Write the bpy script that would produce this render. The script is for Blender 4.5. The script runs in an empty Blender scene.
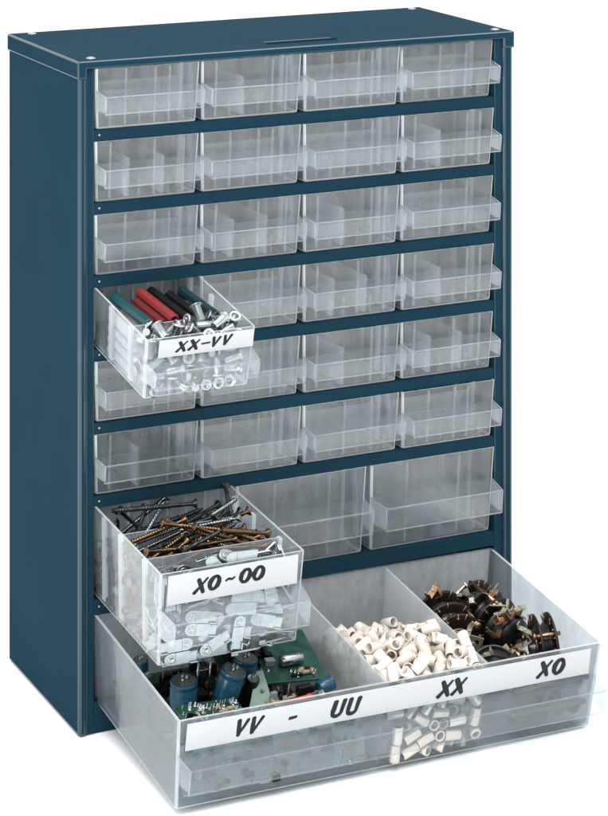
import bpy, bmesh, math, random
from mathutils import Vector, Matrix, Euler
random.seed(4)
S = 0.001                      # everything below is written in millimetres
R = math.radians
SC = bpy.context.scene
C = SC.collection

# ------------------------------------------------------------------ camera, light, exposure
cam = bpy.data.cameras.new('camera')
cam.sensor_fit = 'HORIZONTAL'; cam.sensor_width = 36.0
cam.lens = 2523.4666 / 608 * 36.0
cam.shift_x = -(400 - 304) / 608.0
cam.shift_y = -(408 + 319.93) / 608.0
cam.clip_start = 0.05; cam.clip_end = 200
camo = bpy.data.objects.new('camera', cam); C.objects.link(camo)
camo.location = (-516.2013 * S, -1467.133 * S, 647.5427 * S)
camo.rotation_euler = (R(90), 0, -0.465303209)
SC.camera = camo

w = bpy.data.worlds.new('World'); SC.world = w; w.use_nodes = True
bg = w.node_tree.nodes['Background']
bg.inputs['Color'].default_value = (0.97, 0.985, 1.0, 1); bg.inputs['Strength'].default_value = 1.2

def area(name, loc, target, size, power, col=(1, 1, 1)):
    l = bpy.data.lights.new(name, 'AREA'); l.shape = 'RECTANGLE'; l.size, l.size_y = size; l.energy = power; l.color = col
    o = bpy.data.objects.new(name, l); C.objects.link(o); o.location = loc
    d = Vector(target) - Vector(loc)
    o.rotation_euler = d.to_track_quat('-Z', 'Y').to_euler() if d.xy.length > 1e-6 else (0, 0, 0)
area('softbox_overhead', (-0.4, -0.9, 1.8), (0.1, -0.15, 0.0), (1.4, 1.2), 36, (1, 0.99, 0.97))
area('strip_softbox_side', (-0.95, -0.52, 0.26), (0.0, 0.0, 0.24), (0.07, 0.5), 4.6, (0.95, 0.98, 1))
area('strip_softbox_top', (0.75, -0.25, 1.8), (0.75, -0.25, 0.0), (1.2, 0.2), 9, (0.97, 0.99, 1))

SC.view_settings.view_transform = 'Standard'
try: SC.view_settings.look = 'None'
except Exception: pass
SC.view_settings.exposure = 0.06; SC.view_settings.gamma = 1.0
SC.render.engine = 'CYCLES'
cy = SC.cycles
cy.max_bounces = 14; cy.diffuse_bounces = 5; cy.glossy_bounces = 5; cy.transmission_bounces = 8; cy.transparent_max_bounces = 64
cy.caustics_reflective = False; cy.caustics_refractive = False
cy.use_denoising = True
try: cy.denoising_input_passes = 'RGB_ALBEDO'
except Exception: pass

# ------------------------------------------------------------------ materials
def principled(name, col, rough=0.5, metal=0.0, spec=0.5, noise=None, bump=None, coat=0.0):
    m = bpy.data.materials.new(name); m.use_nodes = True
    nt = m.node_tree; b = nt.nodes['Principled BSDF']
    b.inputs['Base Color'].default_value = (*col, 1); b.inputs['Roughness'].default_value = rough
    b.inputs['Metallic'].default_value = metal; b.inputs['Specular IOR Level'].default_value = spec
    b.inputs['Coat Weight'].default_value = coat
    tc = nt.nodes.new('ShaderNodeTexCoord')
    if noise:
        sc_, amt, c2 = noise
        n = nt.nodes.new('ShaderNodeTexNoise'); n.inputs['Scale'].default_value = sc_; n.inputs['Detail'].default_value = 5
        r = nt.nodes.new('ShaderNodeValToRGB')
        r.color_ramp.elements[0].position = 0.5 - amt; r.color_ramp.elements[1].position = 0.5 + amt
        r.color_ramp.elements[0].color = (*col, 1); r.color_ramp.elements[1].color = (*c2, 1)
        nt.links.new(tc.outputs['Object'], n.inputs['Vector']); nt.links.new(n.outputs['Fac'], r.inputs['Fac'])
        nt.links.new(r.outputs['Color'], b.inputs['Base Color'])
    if bump:
        sc_, st, dist = bump
        n = nt.nodes.new('ShaderNodeTexNoise'); n.inputs['Scale'].default_value = sc_; n.inputs['Detail'].default_value = 3
        bp = nt.nodes.new('ShaderNodeBump'); bp.inputs['Strength'].default_value = st; bp.inputs['Distance'].default_value = dist
        nt.links.new(tc.outputs['Object'], n.inputs['Vector']); nt.links.new(n.outputs['Fac'], bp.inputs['Height'])
        nt.links.new(bp.outputs['Normal'], b.inputs['Normal'])
    return m

def plastic(name, alpha, scatter, tint=(0.86, 0.885, 0.90), rough=0.14, gl=0.9, nscale=60, nvar=0.10):
    """clear but slightly cloudy moulded polystyrene: see-through, a little milky, glossy"""
    m = bpy.data.materials.new(name); m.use_nodes = True
    nt = m.node_tree; nt.nodes.clear(); N = nt.nodes.new; L = nt.links.new
    out = N('ShaderNodeOutputMaterial')
    tr = N('ShaderNodeBsdfTransparent'); tr.inputs['Color'].default_value = (*tint, 1)
    df = N('ShaderNodeBsdfDiffuse'); df.inputs['Color'].default_value = (*scatter, 1)
    tl = N('ShaderNodeBsdfTranslucent'); tl.inputs['Color'].default_value = (*scatter, 1)
    mx0 = N('ShaderNodeMixShader'); mx0.inputs[0].default_value = 0.5
    L(df.outputs[0], mx0.inputs[1]); L(tl.outputs[0], mx0.inputs[2])
    tc = N('ShaderNodeTexCoord')
    mp = N('ShaderNodeMapping'); mp.inputs['Scale'].default_value = (1, 1, 0.45)
    n = N('ShaderNodeTexNoise'); n.inputs['Scale'].default_value = nscale; n.inputs['Detail'].default_value = 6; n.inputs['Roughness'].default_value = 0.65
    oi = N('ShaderNodeObjectInfo'); L(tc.outputs['Object'], mp.inputs['Vector']); L(oi.outputs['Random'], mp.inputs['Location']); L(mp.outputs[0], n.inputs['Vector'])
    mr = N('ShaderNodeMapRange'); mr.inputs['From Min'].default_value = 0.3; mr.inputs['From Max'].default_value = 0.7
    mr.inputs['To Min'].default_value = alpha - nvar; mr.inputs['To Max'].default_value = alpha + nvar
    L(n.outputs['Fac'], mr.inputs['Value'])
    mx1 = N('ShaderNodeMixShader'); L(mr.outputs[0], mx1.inputs[0]); L(tr.outputs[0], mx1.inputs[1]); L(mx0.outputs[0], mx1.inputs[2])
    g = N('ShaderNodeBsdfGlossy'); g.inputs['Roughness'].default_value = rough; g.inputs['Color'].default_value = (1, 1, 1, 1)
    lw = N('ShaderNodeLayerWeight'); lw.inputs['Blend'].default_value = 0.5
    pw = N('ShaderNodeMath'); pw.operation = 'POWER'; pw.inputs[1].default_value = 4.0
    L(lw.outputs['Facing'], pw.inputs[0])
    n2 = N('ShaderNodeTexNoise'); n2.inputs['Scale'].default_value = 55; n2.inputs['Detail'].default_value = 2
    bp = N('ShaderNodeBump'); bp.inputs['Strength'].default_value = 0.5; bp.inputs['Distance'].default_value = 0.0012
    L(mp.outputs[0], n2.inputs['Vector']); L(n2.outputs['Fac'], bp.inputs['Height']); L(bp.outputs['Normal'], g.inputs['Normal'])
    ma = N('ShaderNodeMath'); ma.operation = 'MULTIPLY_ADD'; ma.inputs[1].default_value = 0.55 * gl; ma.inputs[2].default_value = 0.03 * gl
    L(pw.outputs[0], ma.inputs[0])
    mx2 = N('ShaderNodeMixShader'); L(ma.outputs[0], mx2.inputs[0]); L(mx1.outputs[0], mx2.inputs[1]); L(g.outputs[0], mx2.inputs[2])
    L(mx2.outputs[0], out.inputs['Surface'])
    return m

M = {}
M['paint'] = principled('blue_enamel', (0.0080, 0.0285, 0.0445), 0.5, 0, 0.003, noise=(14, 0.3, (0.0112, 0.0355, 0.0545)), bump=(900, 0.10, 0.0004))
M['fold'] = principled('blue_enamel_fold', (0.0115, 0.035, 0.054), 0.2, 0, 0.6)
M['inside'] = principled('blue_enamel_inside', (0.0128, 0.039, 0.061), 0.5, 0, 0.05)
M['slot'] = principled('grip_recess_shade', (0.005, 0.016, 0.026), 0.4, 0, 0.2)  # darker than the lid's paint: the recess's shade put into colour
M['rivet'] = principled('bright_rivet', (0.30, 0.33, 0.35), 0.3, 0.4)
M['clear'] = plastic('clear_plastic', 0.10, (0.68, 0.74, 0.775), tint=(0.965, 0.975, 0.98), nscale=130, nvar=0.06)
M['pull'] = plastic('clear_plastic_pull', 0.065, (0.70, 0.75, 0.78), tint=(0.955, 0.967, 0.972), nvar=0.03)
M['bigclear'] = plastic('clear_plastic_thick', 0.25, (0.37, 0.41, 0.435), tint=(0.80, 0.835, 0.855), nscale=70)
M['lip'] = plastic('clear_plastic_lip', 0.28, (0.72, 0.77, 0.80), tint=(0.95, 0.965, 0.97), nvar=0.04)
M['bigpull'] = plastic('clear_plastic_wide_pull', 0.06, (0.50, 0.55, 0.58), tint=(0.90, 0.92, 0.93), nvar=0.02)
M['paleboard'] = principled('brightened_board', (0.42, 0.50, 0.46), 0.5, noise=(90, 0.15, (0.22, 0.32, 0.28)))  # colour raised to make up for dim light behind the front wall
M['brightback'] = plastic('clear_plastic_brightened_back', 0.52, (0.86, 0.90, 0.92), tint=(0.95, 0.965, 0.97), rough=0.4, nscale=200)  # same moulding, made paler to brighten the shaded drawer backs
M['edge'] = plastic('clear_plastic_edge_glow', 0.58, (0.88, 0.92, 0.94), tint=(0.95, 0.965, 0.97), nvar=0.04)  # paler, cloudier mix puts the glow of light-piped edges into colour
M['divider'] = plastic('clear_plastic_divider', 0.25, (0.66, 0.71, 0.74), tint=(0.94, 0.955, 0.962), nscale=150)
M['paper'] = principled('label_paper', (0.46, 0.475, 0.49), 0.7, 0, 0.25, noise=(1500, 0.25, (0.50, 0.515, 0.53)))
M['ink'] = principled('marker_ink', (0.006, 0.006, 0.007), 0.5, 0, 0.3)
M['bead'] = principled('cream_plastic', (0.66, 0.595, 0.53), 0.42, 0, 0.3, noise=(200, 0.3, (0.68, 0.625, 0.57)))
nt_ = M['bead'].node_tree; b_ = nt_.nodes['Principled BSDF']; oi_ = nt_.nodes.new('ShaderNodeObjectInfo'); hs_ = nt_.nodes.new('ShaderNodeHueSaturation')
mr_ = nt_.nodes.new('ShaderNodeMapRange'); mr_.inputs['To Min'].default_value = 0.86; mr_.inputs['To Max'].default_value = 1.06
mr2_ = nt_.nodes.new('ShaderNodeMapRange'); mr2_.inputs['To Min'].default_value = 1.35; mr2_.inputs['To Max'].default_value = 0.7
nt_.links.new(oi_.outputs['Random'], mr_.inputs['Value']); nt_.links.new(oi_.outputs['Random'], mr2_.inputs['Value'])
nt_.links.new(mr_.outputs[0], hs_.inputs['Value']); nt_.links.new(mr2_.outputs[0], hs_.inputs['Saturation'])
nt_.links.new(b_.inputs['Base Color'].links[0].from_socket, hs_.inputs['Color']); nt_.links.new(hs_.outputs[0], b_.inputs['Base Color'])
M['steel'] = principled('bright_zinc', (0.45, 0.48, 0.49), 0.22, 1.0, noise=(400, 0.3, (0.4, 0.43, 0.44)))
M['blackscrew'] = principled('black_zinc', (0.016, 0.020, 0.021), 0.26, 0.85, noise=(300, 0.2, (0.06, 0.072, 0.074)))
M['greyscrew'] = principled('grey_zinc', (0.30, 0.34, 0.34), 0.22, 1.0, noise=(300, 0.3, (0.09, 0.105, 0.11)))
M['bronze'] = principled('yellow_zinc', (0.21, 0.13, 0.075), 0.26, 1.0, noise=(300, 0.3, (0.10, 0.06, 0.035)))
M['tab'] = principled('tinned_steel', (0.30, 0.345, 0.355), 0.24, 0.9, noise=(250, 0.3, (0.42, 0.47, 0.48)))
M['teal'] = principled('teal_sleeve', (0.004, 0.048, 0.056), 0.3)
M['darkteal'] = principled('dark_teal_sleeve', (0.003, 0.022, 0.026), 0.35)
M['red'] = principled('red_sleeve', (0.20, 0.022, 0.024), 0.4, 0, 0.3)
M['darkred'] = principled('dark_red_sleeve', (0.11, 0.012, 0.014), 0.4, 0, 0.3)
M['black'] = principled('black_plastic', (0.004, 0.0045, 0.005), 0.35, 0, 0.25)
M['pale'] = principled('pale_sleeve', (0.30, 0.315, 0.325), 0.5)
M['pcb'] = principled('green_solder_mask', (0.009, 0.042, 0.031), 0.3, 0, 0.35, noise=(120, 0.12, (0.022, 0.080, 0.060)))
M['pcbpale'] = principled('pale_green_board', (0.17, 0.27, 0.22), 0.45, noise=(80, 0.2, (0.22, 0.31, 0.26)))
M['pcbtan'] = principled('tan_board', (0.30, 0.24, 0.17), 0.5)
M['capblue'] = principled('blue_sleeve', (0.006, 0.050, 0.088), 0.25, 0, 0.5, noise=(260, 0.10, (0.009, 0.064, 0.112)))
M['greychip'] = principled('grey_component', (0.22, 0.25, 0.25), 0.4, 0.1)
M['alu'] = principled('brushed_aluminium', (0.34, 0.36, 0.36), 0.4, 0.85)
M['resistor'] = principled('red_resistor', (0.38, 0.085, 0.05), 0.5)
M['wafer'] = principled('dark_phenolic', (0.008, 0.005, 0.004), 0.36, 0, 0.3, noise=(150, 0.2, (0.014, 0.008, 0.006)))
M['blackgreen'] = principled('black_moulding', (0.005, 0.008, 0.0075), 0.33, 0, 0.4)
M['brass'] = principled('aged_brass', (0.42, 0.26, 0.15), 0.32, 0.95, noise=(200, 0.3, (0.25, 0.15, 0.09)))
M['darkbrass'] = principled('tarnished_brass', (0.13, 0.085, 0.055), 0.35, 0.9, noise=(300, 0.2, (0.32, 0.24, 0.18)))
M['rimgrey'] = principled('rim_glint_grey', (0.07, 0.075, 0.072), 0.22, 0.3)  # paler than the knob: its rim light is put into this colour
M['plate'] = principled('cadmium_plate', (0.38, 0.36, 0.28), 0.4, 0.7)
M['ground'] = principled('white_paper_sweep', (0.93, 0.93, 0.93), 0.85, 0, 0.1, noise=(3, 0.3, (0.95, 0.95, 0.95)))

# ------------------------------------------------------------------ mesh helper
class MB:
    def __init__(s): s.v = []; s.f = []; s.m = []; s.sm = []
    def add(s, vs, fs, mi=0, smooth=False):
        b = len(s.v); s.v += [tuple(p) for p in vs]
        for f in fs: s.f.append([b + i for i in f]); s.m.append(mi); s.sm.append(smooth)
    def hexa(s, p, mi=0):          # 8 points: bottom ring 0-3, top ring 4-7
        s.add(p, [(3, 2, 1, 0), (4, 5, 6, 7), (0, 1, 5, 4), (1, 2, 6, 5), (2, 3, 7, 6), (3, 0, 4, 7)], mi)
    def box(s, x0, x1, y0, y1, z0, z1, mi=0):
        s.hexa([(x0, y0, z0), (x1, y0, z0), (x1, y1, z0), (x0, y1, z0), (x0, y0, z1), (x1, y0, z1), (x1, y1, z1), (x0, y1, z1)], mi)
    def lathe(s, p, axis, prof, n=16, mi=0, mis=None, smooth=True, closed=False):
        """prof: (distance along axis, radius)"""
        p = Vector(p); a = Vector(axis).normalized(); u = a.orthogonal().normalized(); v = a.cross(u)
        vs = []; fs = []
        for t, r in prof:
            for k in range(n):
                an = 2 * math.pi * k / n
                vs.append(p + a * t + (u * math.cos(an) + v * math.sin(an)) * r)
        b = len(s.v); s.v += [tuple(q) for q in vs]
        m = len(prof)
        for i in range(m - 1 + (1 if closed else 0)):
            j = (i + 1) % m
            for k in range(n):
                l = (k + 1) % n
                s.f.append([b + i * n + k, b + i * n + l, b + j * n + l, b + j * n + k]); s.m.append(mis[i] if mis else mi); s.sm.append(smooth)
        if not closed:
            if prof[0][1] > 1e-6: s.f.append([b + k for k in range(n)][::-1]); s.m.append(mis[0] if mis else mi); s.sm.append(False)
            if prof[-1][1] > 1e-6: s.f.append([b + (m - 1) * n + k for k in range(n)]); s.m.append(mis[-1] if mis else mi); s.sm.append(False)
    def rod(s, a, b, r, n=10, mi=0):
        a, b = Vector(a), Vector(b); d = (b - a).length
        s.lathe(a, b - a, [(0, r), (d, r)], n, mi)
    def build(s, name, mats, parent=None, bevel=None, fold=False, seg=2):
        me = bpy.data.meshes.new(name)
        me.from_pydata([(x * S, y * S, z * S) for x, y, z in s.v], [], s.f)
        for m in (mats if isinstance(mats, (list, tuple)) else [mats]): me.materials.append(m)
        for p, mi, sm in zip(me.polygons, s.m, s.sm): p.material_index = mi; p.use_smooth = sm
        bm = bmesh.new(); bm.from_mesh(me); bmesh.ops.recalc_face_normals(bm, faces=bm.faces); bm.to_mesh(me); bm.free()
        me.update()
        o = bpy.data.objects.new(name, me); C.objects.link(o)
        if parent: o.parent = parent
        if bevel:
            b = o.modifiers.new('bevel', 'BEVEL'); b.width = bevel * S; b.segments = seg; b.limit_method = 'ANGLE'; b.angle_limit = R(50)
            b.harden_normals = False
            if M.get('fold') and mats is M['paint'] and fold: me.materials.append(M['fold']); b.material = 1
        return o

def tag(o, label=None, cat=None, group=None, kind=None):
    if label: o['label'] = label
    if cat: o['category'] = cat
    if group: o['group'] = group
    if kind: o['kind'] = kind
    return o
def empty(name, loc=(0, 0, 0), rot=(0, 0, 0)):
    o = bpy.data.objects.new(name, None); C.objects.link(o); o.empty_display_size = 0.01
    o.location = tuple(v * S for v in loc); o.rotation_euler = rot
    return o
def copy_tree(o, parent=None):
    c = o.copy(); C.objects.link(c)
    if parent: c.parent = parent
    for ch in [x for x in o.children]: copy_tree(ch, c)
    return c

# ------------------------------------------------------------------ ground
g = MB(); g.add([(-15000, -6000, 0), (15000, -6000, 0), (15000, 24000, 0), (-15000, 24000, 0)], [(0, 1, 2, 3)])
tag(g.build('ground', M['ground']), kind='structure')

# ------------------------------------------------------------------ cabinet
W, D, H = 306.0, 139.7, 413.9
XL, XR, Z1, P = 11.45, 291.4, 408.86, 45.036
cab = empty('drawer_cabinet')
tag(cab, 'dark blue enamelled steel small parts cabinet with rows of clear drawers', 'cabinet')
LZ = 402.9
for side in (0, 1):
    m = MB()
    if side == 0: m.box(0.8, 6.2, 0.6, D - 0.6, 0.2, LZ + 2.6)
    else: m.box(W - 8.6, W - 1.2, 0.6, D - 0.6, 0.2, LZ + 2.6)
    m.build('side_panel', M['paint'], cab, bevel=2.0, seg=5, fold=True)
m = MB(); m.box(6.4, W - 8.8, D - 3, D - 1.5, 1, H - 5); m.build('back_panel', M['inside'], cab)
for side in (0, 1):
    m = MB()
    if side == 0: m.box(6.25, XL - 0.3, 2.2, 14, 0.4, H - 5)
    else: m.box(XR + 0.3, W - 8.65, 2.2, 14, 0.4, H - 5)
    m.build('front_post', M['paint'], cab, bevel=0.5, fold=True)
# lid: a shallow folded cap, deep skirt at the sides and a narrow lip along the front
lid = MB()
SK, TT = 5.4, 4.7
SK, SR = 6.1, 8.5
U = [(0, LZ), (SK, LZ), (SK, H - TT), (W - SR, H - TT), (W - SR, LZ), (W, LZ), (W, H), (0, H)]
n = len(U)
vs = [(x, 0, z) for x, z in U] + [(x, D, z) for x, z in U]
fs = [(i, (i + 1) % n, n + (i + 1) % n, n + i) for i in range(n)]
for o_ in (0, n): fs += [tuple(o_ + i for i in q) for q in ((0, 1, 2, 7), (2, 3, 6, 7), (3, 4, 5, 6))]
lid.add(vs, fs)
lido = lid.build('lid', M['paint'], cab, bevel=1.15, seg=4, fold=True)
for x, y in ((12.5, 11.6), (W - 8.5, 12), (14.5, D - 8), (W - 10, D - 8)):
    m = MB(); m.lathe((x, y, H - 0.2), (0, 0, 1), [(0, 3.0), (.3, 3.0), (.8, 2.3), (1.1, 1.2), (1.15, 0)], 20); m.build('rivet', M['rivet'], lido)
m = MB()
m.box(134, 184, 18.6, 20.2, H + 0.02, H + 0.9); m.build('grip_lip', M['paint'], lido, bevel=0.35)
m = MB(); m.box(135.5, 182.5, 20.25, 28.5, H + 0.02, H + 0.14); m.build('grip_slot_shade', M['slot'], lido)  # flat dark sheet on the lid, painting the shade inside the grip
# shelves with a folded front rail
rail_tops = [Z1 - P * i + (-38.0) for i in range(6)] + [Z1 - 6 * P - 56.6]
rail_bot = [Z1 - P * (i + 1) for i in range(6)] + [72.7]
for zt, zb in zip(rail_tops, rail_bot):
    m = MB(); m.box(XL - 0.2, XR + 0.2, 2.6, 4.0, zb, zt); m.box(XL - 0.2, XR + 0.2, 4.05, D - 3.1, zt - 1.0, zt - 0.1)
    r_ = m.build('shelf_rail', M['paint'], cab, bevel=0.35)
    zc = zb + (zt - zb) * 0.55
    m = MB(); m.lathe((XL + 3.4, 2.62, zc), (0, -1, 0), [(0, 0.75), (0.3, 0.7), (0.45, 0)], 10); m.build('rivet', M['rivet'], r_)
m = MB(); m.box(XL - 0.2, XR + 0.2, 2.6, 4.0, 0.5, 19.4); m.box(XL - 0.2, XR + 0.2, 4.05, D - 3.1, 18.2, 19.3)
m.build('base_rail', M['paint'], cab, bevel=0.35)

# ------------------------------------------------------------------ drawers
def tray_mesh(name, w, d, h, t, s, fy, ribs, parent, strong=()):
    """open tray with drafted walls; s = side draft, fy = front draft; slot ribs for the dividers are moulded on"""
    bm = bmesh.new()
    def ring(x0, x1, y0, y1, z): return [bm.verts.new((x * S, y * S, z * S)) for x, y in ((x0, y0), (x1, y0), (x1, y1), (x0, y1))]
    ob = ring(s, w - s, fy, d - 1.5, 0); ot = ring(0, w, 0, d, h)
    it = ring(t, w - t, t, d - t, h); ib = ring(s + t, w - s - t, fy + t, d - 1.5 - t, t)
    bm.faces.new(ob[::-1])
    rim = []
    for k in range(4):
        l = (k + 1) % 4
        a = bm.faces.new((ob[k], ob[l], ot[l], ot[k])); f = bm.faces.new((ot[k], ot[l], it[l], it[k])); rim.append(f)
        b = bm.faces.new((it[k], it[l], ib[l], ib[k]))
        if k == 2: a.material_index = b.material_index = 2
    bm.faces.new(ib)
    for f in rim: f.material_index = 1
    oe = set(ob) | set(ot)
    ed = [e for e in bm.edges if (e.verts[0] in oe and e.verts[1] in oe) and not (e.verts[0] in ot and e.verts[1] in ot)]
    r = bmesh.ops.bevel(bm, geom=ed, offset=1.5 * S, segments=3, profile=0.5, affect='EDGES', clamp_overlap=True)
    for f in r['faces']: f.material_index = 1; f.smooth = True
    for y in ribs:
        for dy in (-1.4, 1.4):
            for side in (0, 1):
                z0, z1 = t + 0.3, h - 3
                a0, a1 = s * (1 - z0 / h) + t - 0.15, s * (1 - z1 / h) + t - 0.15
                X = (a0, a0 + 2.2, a1, a1 + 2.2) if side == 0 else (w - a0 - 2.2, w - a0, w - a1 - 2.2, w - a1)
                p = [bm.verts.new((x * S, (y + dy + e) * S, z * S)) for x, e, z in ((X[0], -.65, z0), (X[1], -.65, z0), (X[1], .65, z0), (X[0], .65, z0), (X[2], -.65, z1), (X[3], -.65, z1), (X[3], .65, z1), (X[2], .65, z1))]
                for q in ((3, 2, 1, 0), (4, 5, 6, 7), (0, 1, 5, 4), (1, 2, 6, 5), (2, 3, 7, 6), (3, 0, 4, 7)):
                    bm.faces.new([p[i] for i in q]).material_index = 1
    if w < 200:
        for k in (0.16, 0.3, 0.44, 0.58, 0.72, 0.86):
            x = w * k
            ft = 0.965 if (strong and k in strong) else 0.36
            for yb, yt, z0, z1 in ((d - t - 3.4, d - t - 1.9, t + .3, h - 3), (fy * .97 + t - .15, fy * (1 - ft) + t - .15, t + .3, h * ft)):
                p = [bm.verts.new((a * S, b * S, c * S)) for a, b, c in ((x - .5, yb, z0), (x + .5, yb, z0), (x + .5, yb + 1.6, z0), (x - .5, yb + 1.6, z0), (x - .5, yt, z1), (x + .5, yt, z1), (x + .5, yt + 1.6, z1), (x - .5, yt + 1.6, z1))]
                for q in ((3, 2, 1, 0), (4, 5, 6, 7), (0, 1, 5, 4), (1, 2, 6, 5), (2, 3, 7, 6), (3, 0, 4, 7)):
                    bm.faces.new([p[i] for i in q]).material_index = 1 if yb > 20 else (3 if ft > .5 else 0)
    bmesh.ops.recalc_face_normals(bm, faces=bm.faces)
    me = bpy.data.meshes.new(name); bm.to_mesh(me); bm.free()
    me.materials.append(M['clear'] if w < 200 else M['bigclear']); me.materials.append(M['edge']); me.materials.append(M['brightback']); me.materials.append(M['divider'])
    o = bpy.data.objects.new(name, me); C.objects.link(o); o.parent = parent
    return o

def sx(z, h, s): return s * (1 - z / h)

def divider_across(w, h, t, s, y, parent, zt, th=1.1):
    zt -= 9 if (h < 45 and y < 28) else 0
    m = MB(); z0, z1 = t + 0.2, zt
    a0, a1 = sx(z0, h, s) + t + 0.25, sx(z1, h, s) + t + 0.25
    m.hexa([(a0, y - th / 2, z0), (w - a0, y - th / 2, z0), (w - a0, y + th / 2, z0), (a0, y + th / 2, z0),
            (a1, y - th / 2, z1), (w - a1, y - th / 2, z1), (w - a1, y + th / 2, z1), (a1, y + th / 2, z1)])
    m.m[1] = 1
    return m.build('divider', [M['divider'], M['edge']], parent)

def divider_along(x, h, t, d, parent, zt, fy, th=1.2):
    m = MB(); z0, z1 = t + 0.2, zt
    y0a, y0b = fy + t + 0.25, t + 0.25 + fy * (1 - zt / h)
    m.hexa([(x - th / 2, y0a, z0), (x + th / 2, y0a, z0), (x + th / 2, d - t - 2, z0), (x - th / 2, d - t - 2, z0),
            (x - th / 2, y0b, z1), (x + th / 2, y0b, z1), (x + th / 2, d - t - .4, z1), (x - th / 2, d - t - .4, z1)])
    m.m[1] = 1; m.m[5] = 1
    return m.build('divider', [M['divider'], M['edge']], parent)

def handle_part(w, h, s, fy, ztop, zbot, pr, inset, drop, parent, t=1.2):
    """hollow pull across the front, open at the bottom"""
    m = MB()
    def fw(z): return fy * (1 - z / h)
    e0, e1 = sx(ztop, h, s) + 0.2, sx(zbot, h, s) + 0.2
    yw = fw(ztop) + 0.3
    zf = ztop - drop
    A = [(e0, yw, ztop), (w - e0, yw, ztop), (w - e0 - inset, -pr, zf), (e0 + inset, -pr, zf)]
    # top plate
    m.hexa([(x, y, z - t) for x, y, z in A][::-1] + [(x, y, z) for x, y, z in A][::-1], 0)
    # front plate
    yb = -pr + 1.0
    m.hexa([(e0 + inset, yb, zbot), (w - e0 - inset, yb, zbot), (w - e0 - inset, yb + t, zbot), (e0 + inset, yb + t, zbot),
            (e0 + inset, -pr, zf - t - .02), (w - e0 - inset, -pr, zf - t - .02), (w - e0 - inset, -pr + t, zf - t - .02), (e0 + inset, -pr + t, zf - t - .02)], 0)
    # end plates
    for side in (0, 1):
        def X(x): return x if side == 0 else w - x
        p = [(e0 + inset + 0.02, yb + t + .02, zbot + .8), (e0 + .05, fw(zbot) + .2, zbot + .8), (e0 + .05 + t, fw(zbot) + .2, zbot + .8), (e0 + inset + t, yb + t + .02, zbot + .8),
             (e0 + inset + 0.02, -pr + t + .02, zf - t - .02), (e0 + .05, yw, ztop - t - .02), (e0 + .05 + t, yw, ztop - t - .02), (e0 + inset + t, -pr + t + .02, zf - t - .02)]
        m.hexa([(X(x), y, z) for x, y, z in p], 1)
    # bead lines added in paler plastic to draw highlights along the pull's edges
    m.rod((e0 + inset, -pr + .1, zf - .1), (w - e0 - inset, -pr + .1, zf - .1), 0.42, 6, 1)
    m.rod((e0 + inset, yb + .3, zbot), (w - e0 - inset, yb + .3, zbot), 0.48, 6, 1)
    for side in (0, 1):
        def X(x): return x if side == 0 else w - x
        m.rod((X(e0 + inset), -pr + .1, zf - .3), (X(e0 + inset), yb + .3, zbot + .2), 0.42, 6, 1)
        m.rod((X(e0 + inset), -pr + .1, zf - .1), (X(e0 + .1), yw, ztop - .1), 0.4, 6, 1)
    return m.build('pull_handle', [M['pull'], M['lip']] if w < 200 else [M['bigpull'], M['pull']], parent)

def make_drawer(spec, dividers_y=(), along=(), rib_y=None, strong=()):
    w, d, h, t, s, fy = spec['w'], spec['d'], spec['h'], spec['t'], spec['s'], spec['fy']
    e = tray_mesh('drawer', w, d, h, t, s, fy, spec['ribs'] if rib_y is None else rib_y, cab, strong)
    handle_part(w, h, s, fy, *spec['handle'], e)
    for y in dividers_y: divider_across(w, h, t, s, y, e, h - spec.get('dv', 3.0))
    for x in along: divider_along(x, h, t, d, e, h - (0.8 if w > 200 else 12), fy)
    return e

SMALL = dict(w=69.0, d=127, h=37.8, t=1.3, s=1.6, fy=3.2, handle=(24.0, 11.3, 13.0, 1.4, 2.0), ribs=(27, 52, 77, 102))
MED = dict(w=91.4, d=127, h=56.4, t=1.5, s=1.7, fy=4.8, handle=(35.5, 18.2, 16.5, 2.4, 2.5), ribs=(31, 71, 100))
BIG = dict(w=280.0, d=144, h=55.5, t=1.8, s=3.0, fy=5.0, handle=(34.5, 17.5, 14.0, 2.0, 2.0), ribs=())

row_word = ['top', 'second', 'third', 'fourth', 'fifth', 'sixth']
col_word = ['leftmost', 'second from left', 'third from left', 'rightmost']
protos = [make_drawer(SMALL, (27, 77), strong=(.3, .58, .72)), make_drawer(SMALL, (52,), (29.5,), strong=(.16, .72, .86)), make_drawer(SMALL, (27, 52, 102), strong=(.44, .72)), make_drawer(SMALL, (77,), (23, 46), strong=(.16, .58, .86))]
fresh = [True] * 4; pat = [0, 1, 0, 2, 3, 0, 2, 1, 0, 3, 1, 2, 2, 0, 3, 1, 0, 2, 1, 3, 1, 0, 2, 0]
for r in range(6):
    for c in range(4):
        if r == 3 and c == 0: continue
        q = pat[r * 4 + c]; o = protos[q] if fresh[q] else copy_tree(protos[q], cab); fresh[q] = False
        o.location = ((XL + c * 70.15) * S, (1.0 + random.uniform(-1.4, .8)) * S, (Z1 - r * P - 37.85) * S)
        o.rotation_euler = (0, 0, R(random.uniform(-.35, .35)))
for c in (1, 2):
    if c == 1: mproto = make_drawer(MED, (31, 100), strong=(.3, .72)); o = mproto
    else: o = copy_tree(mproto, cab)
    o.location = ((XL + c * 94.25) * S, 1.0 * S, (Z1 - 6 * P - 56.5) * S)

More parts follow.
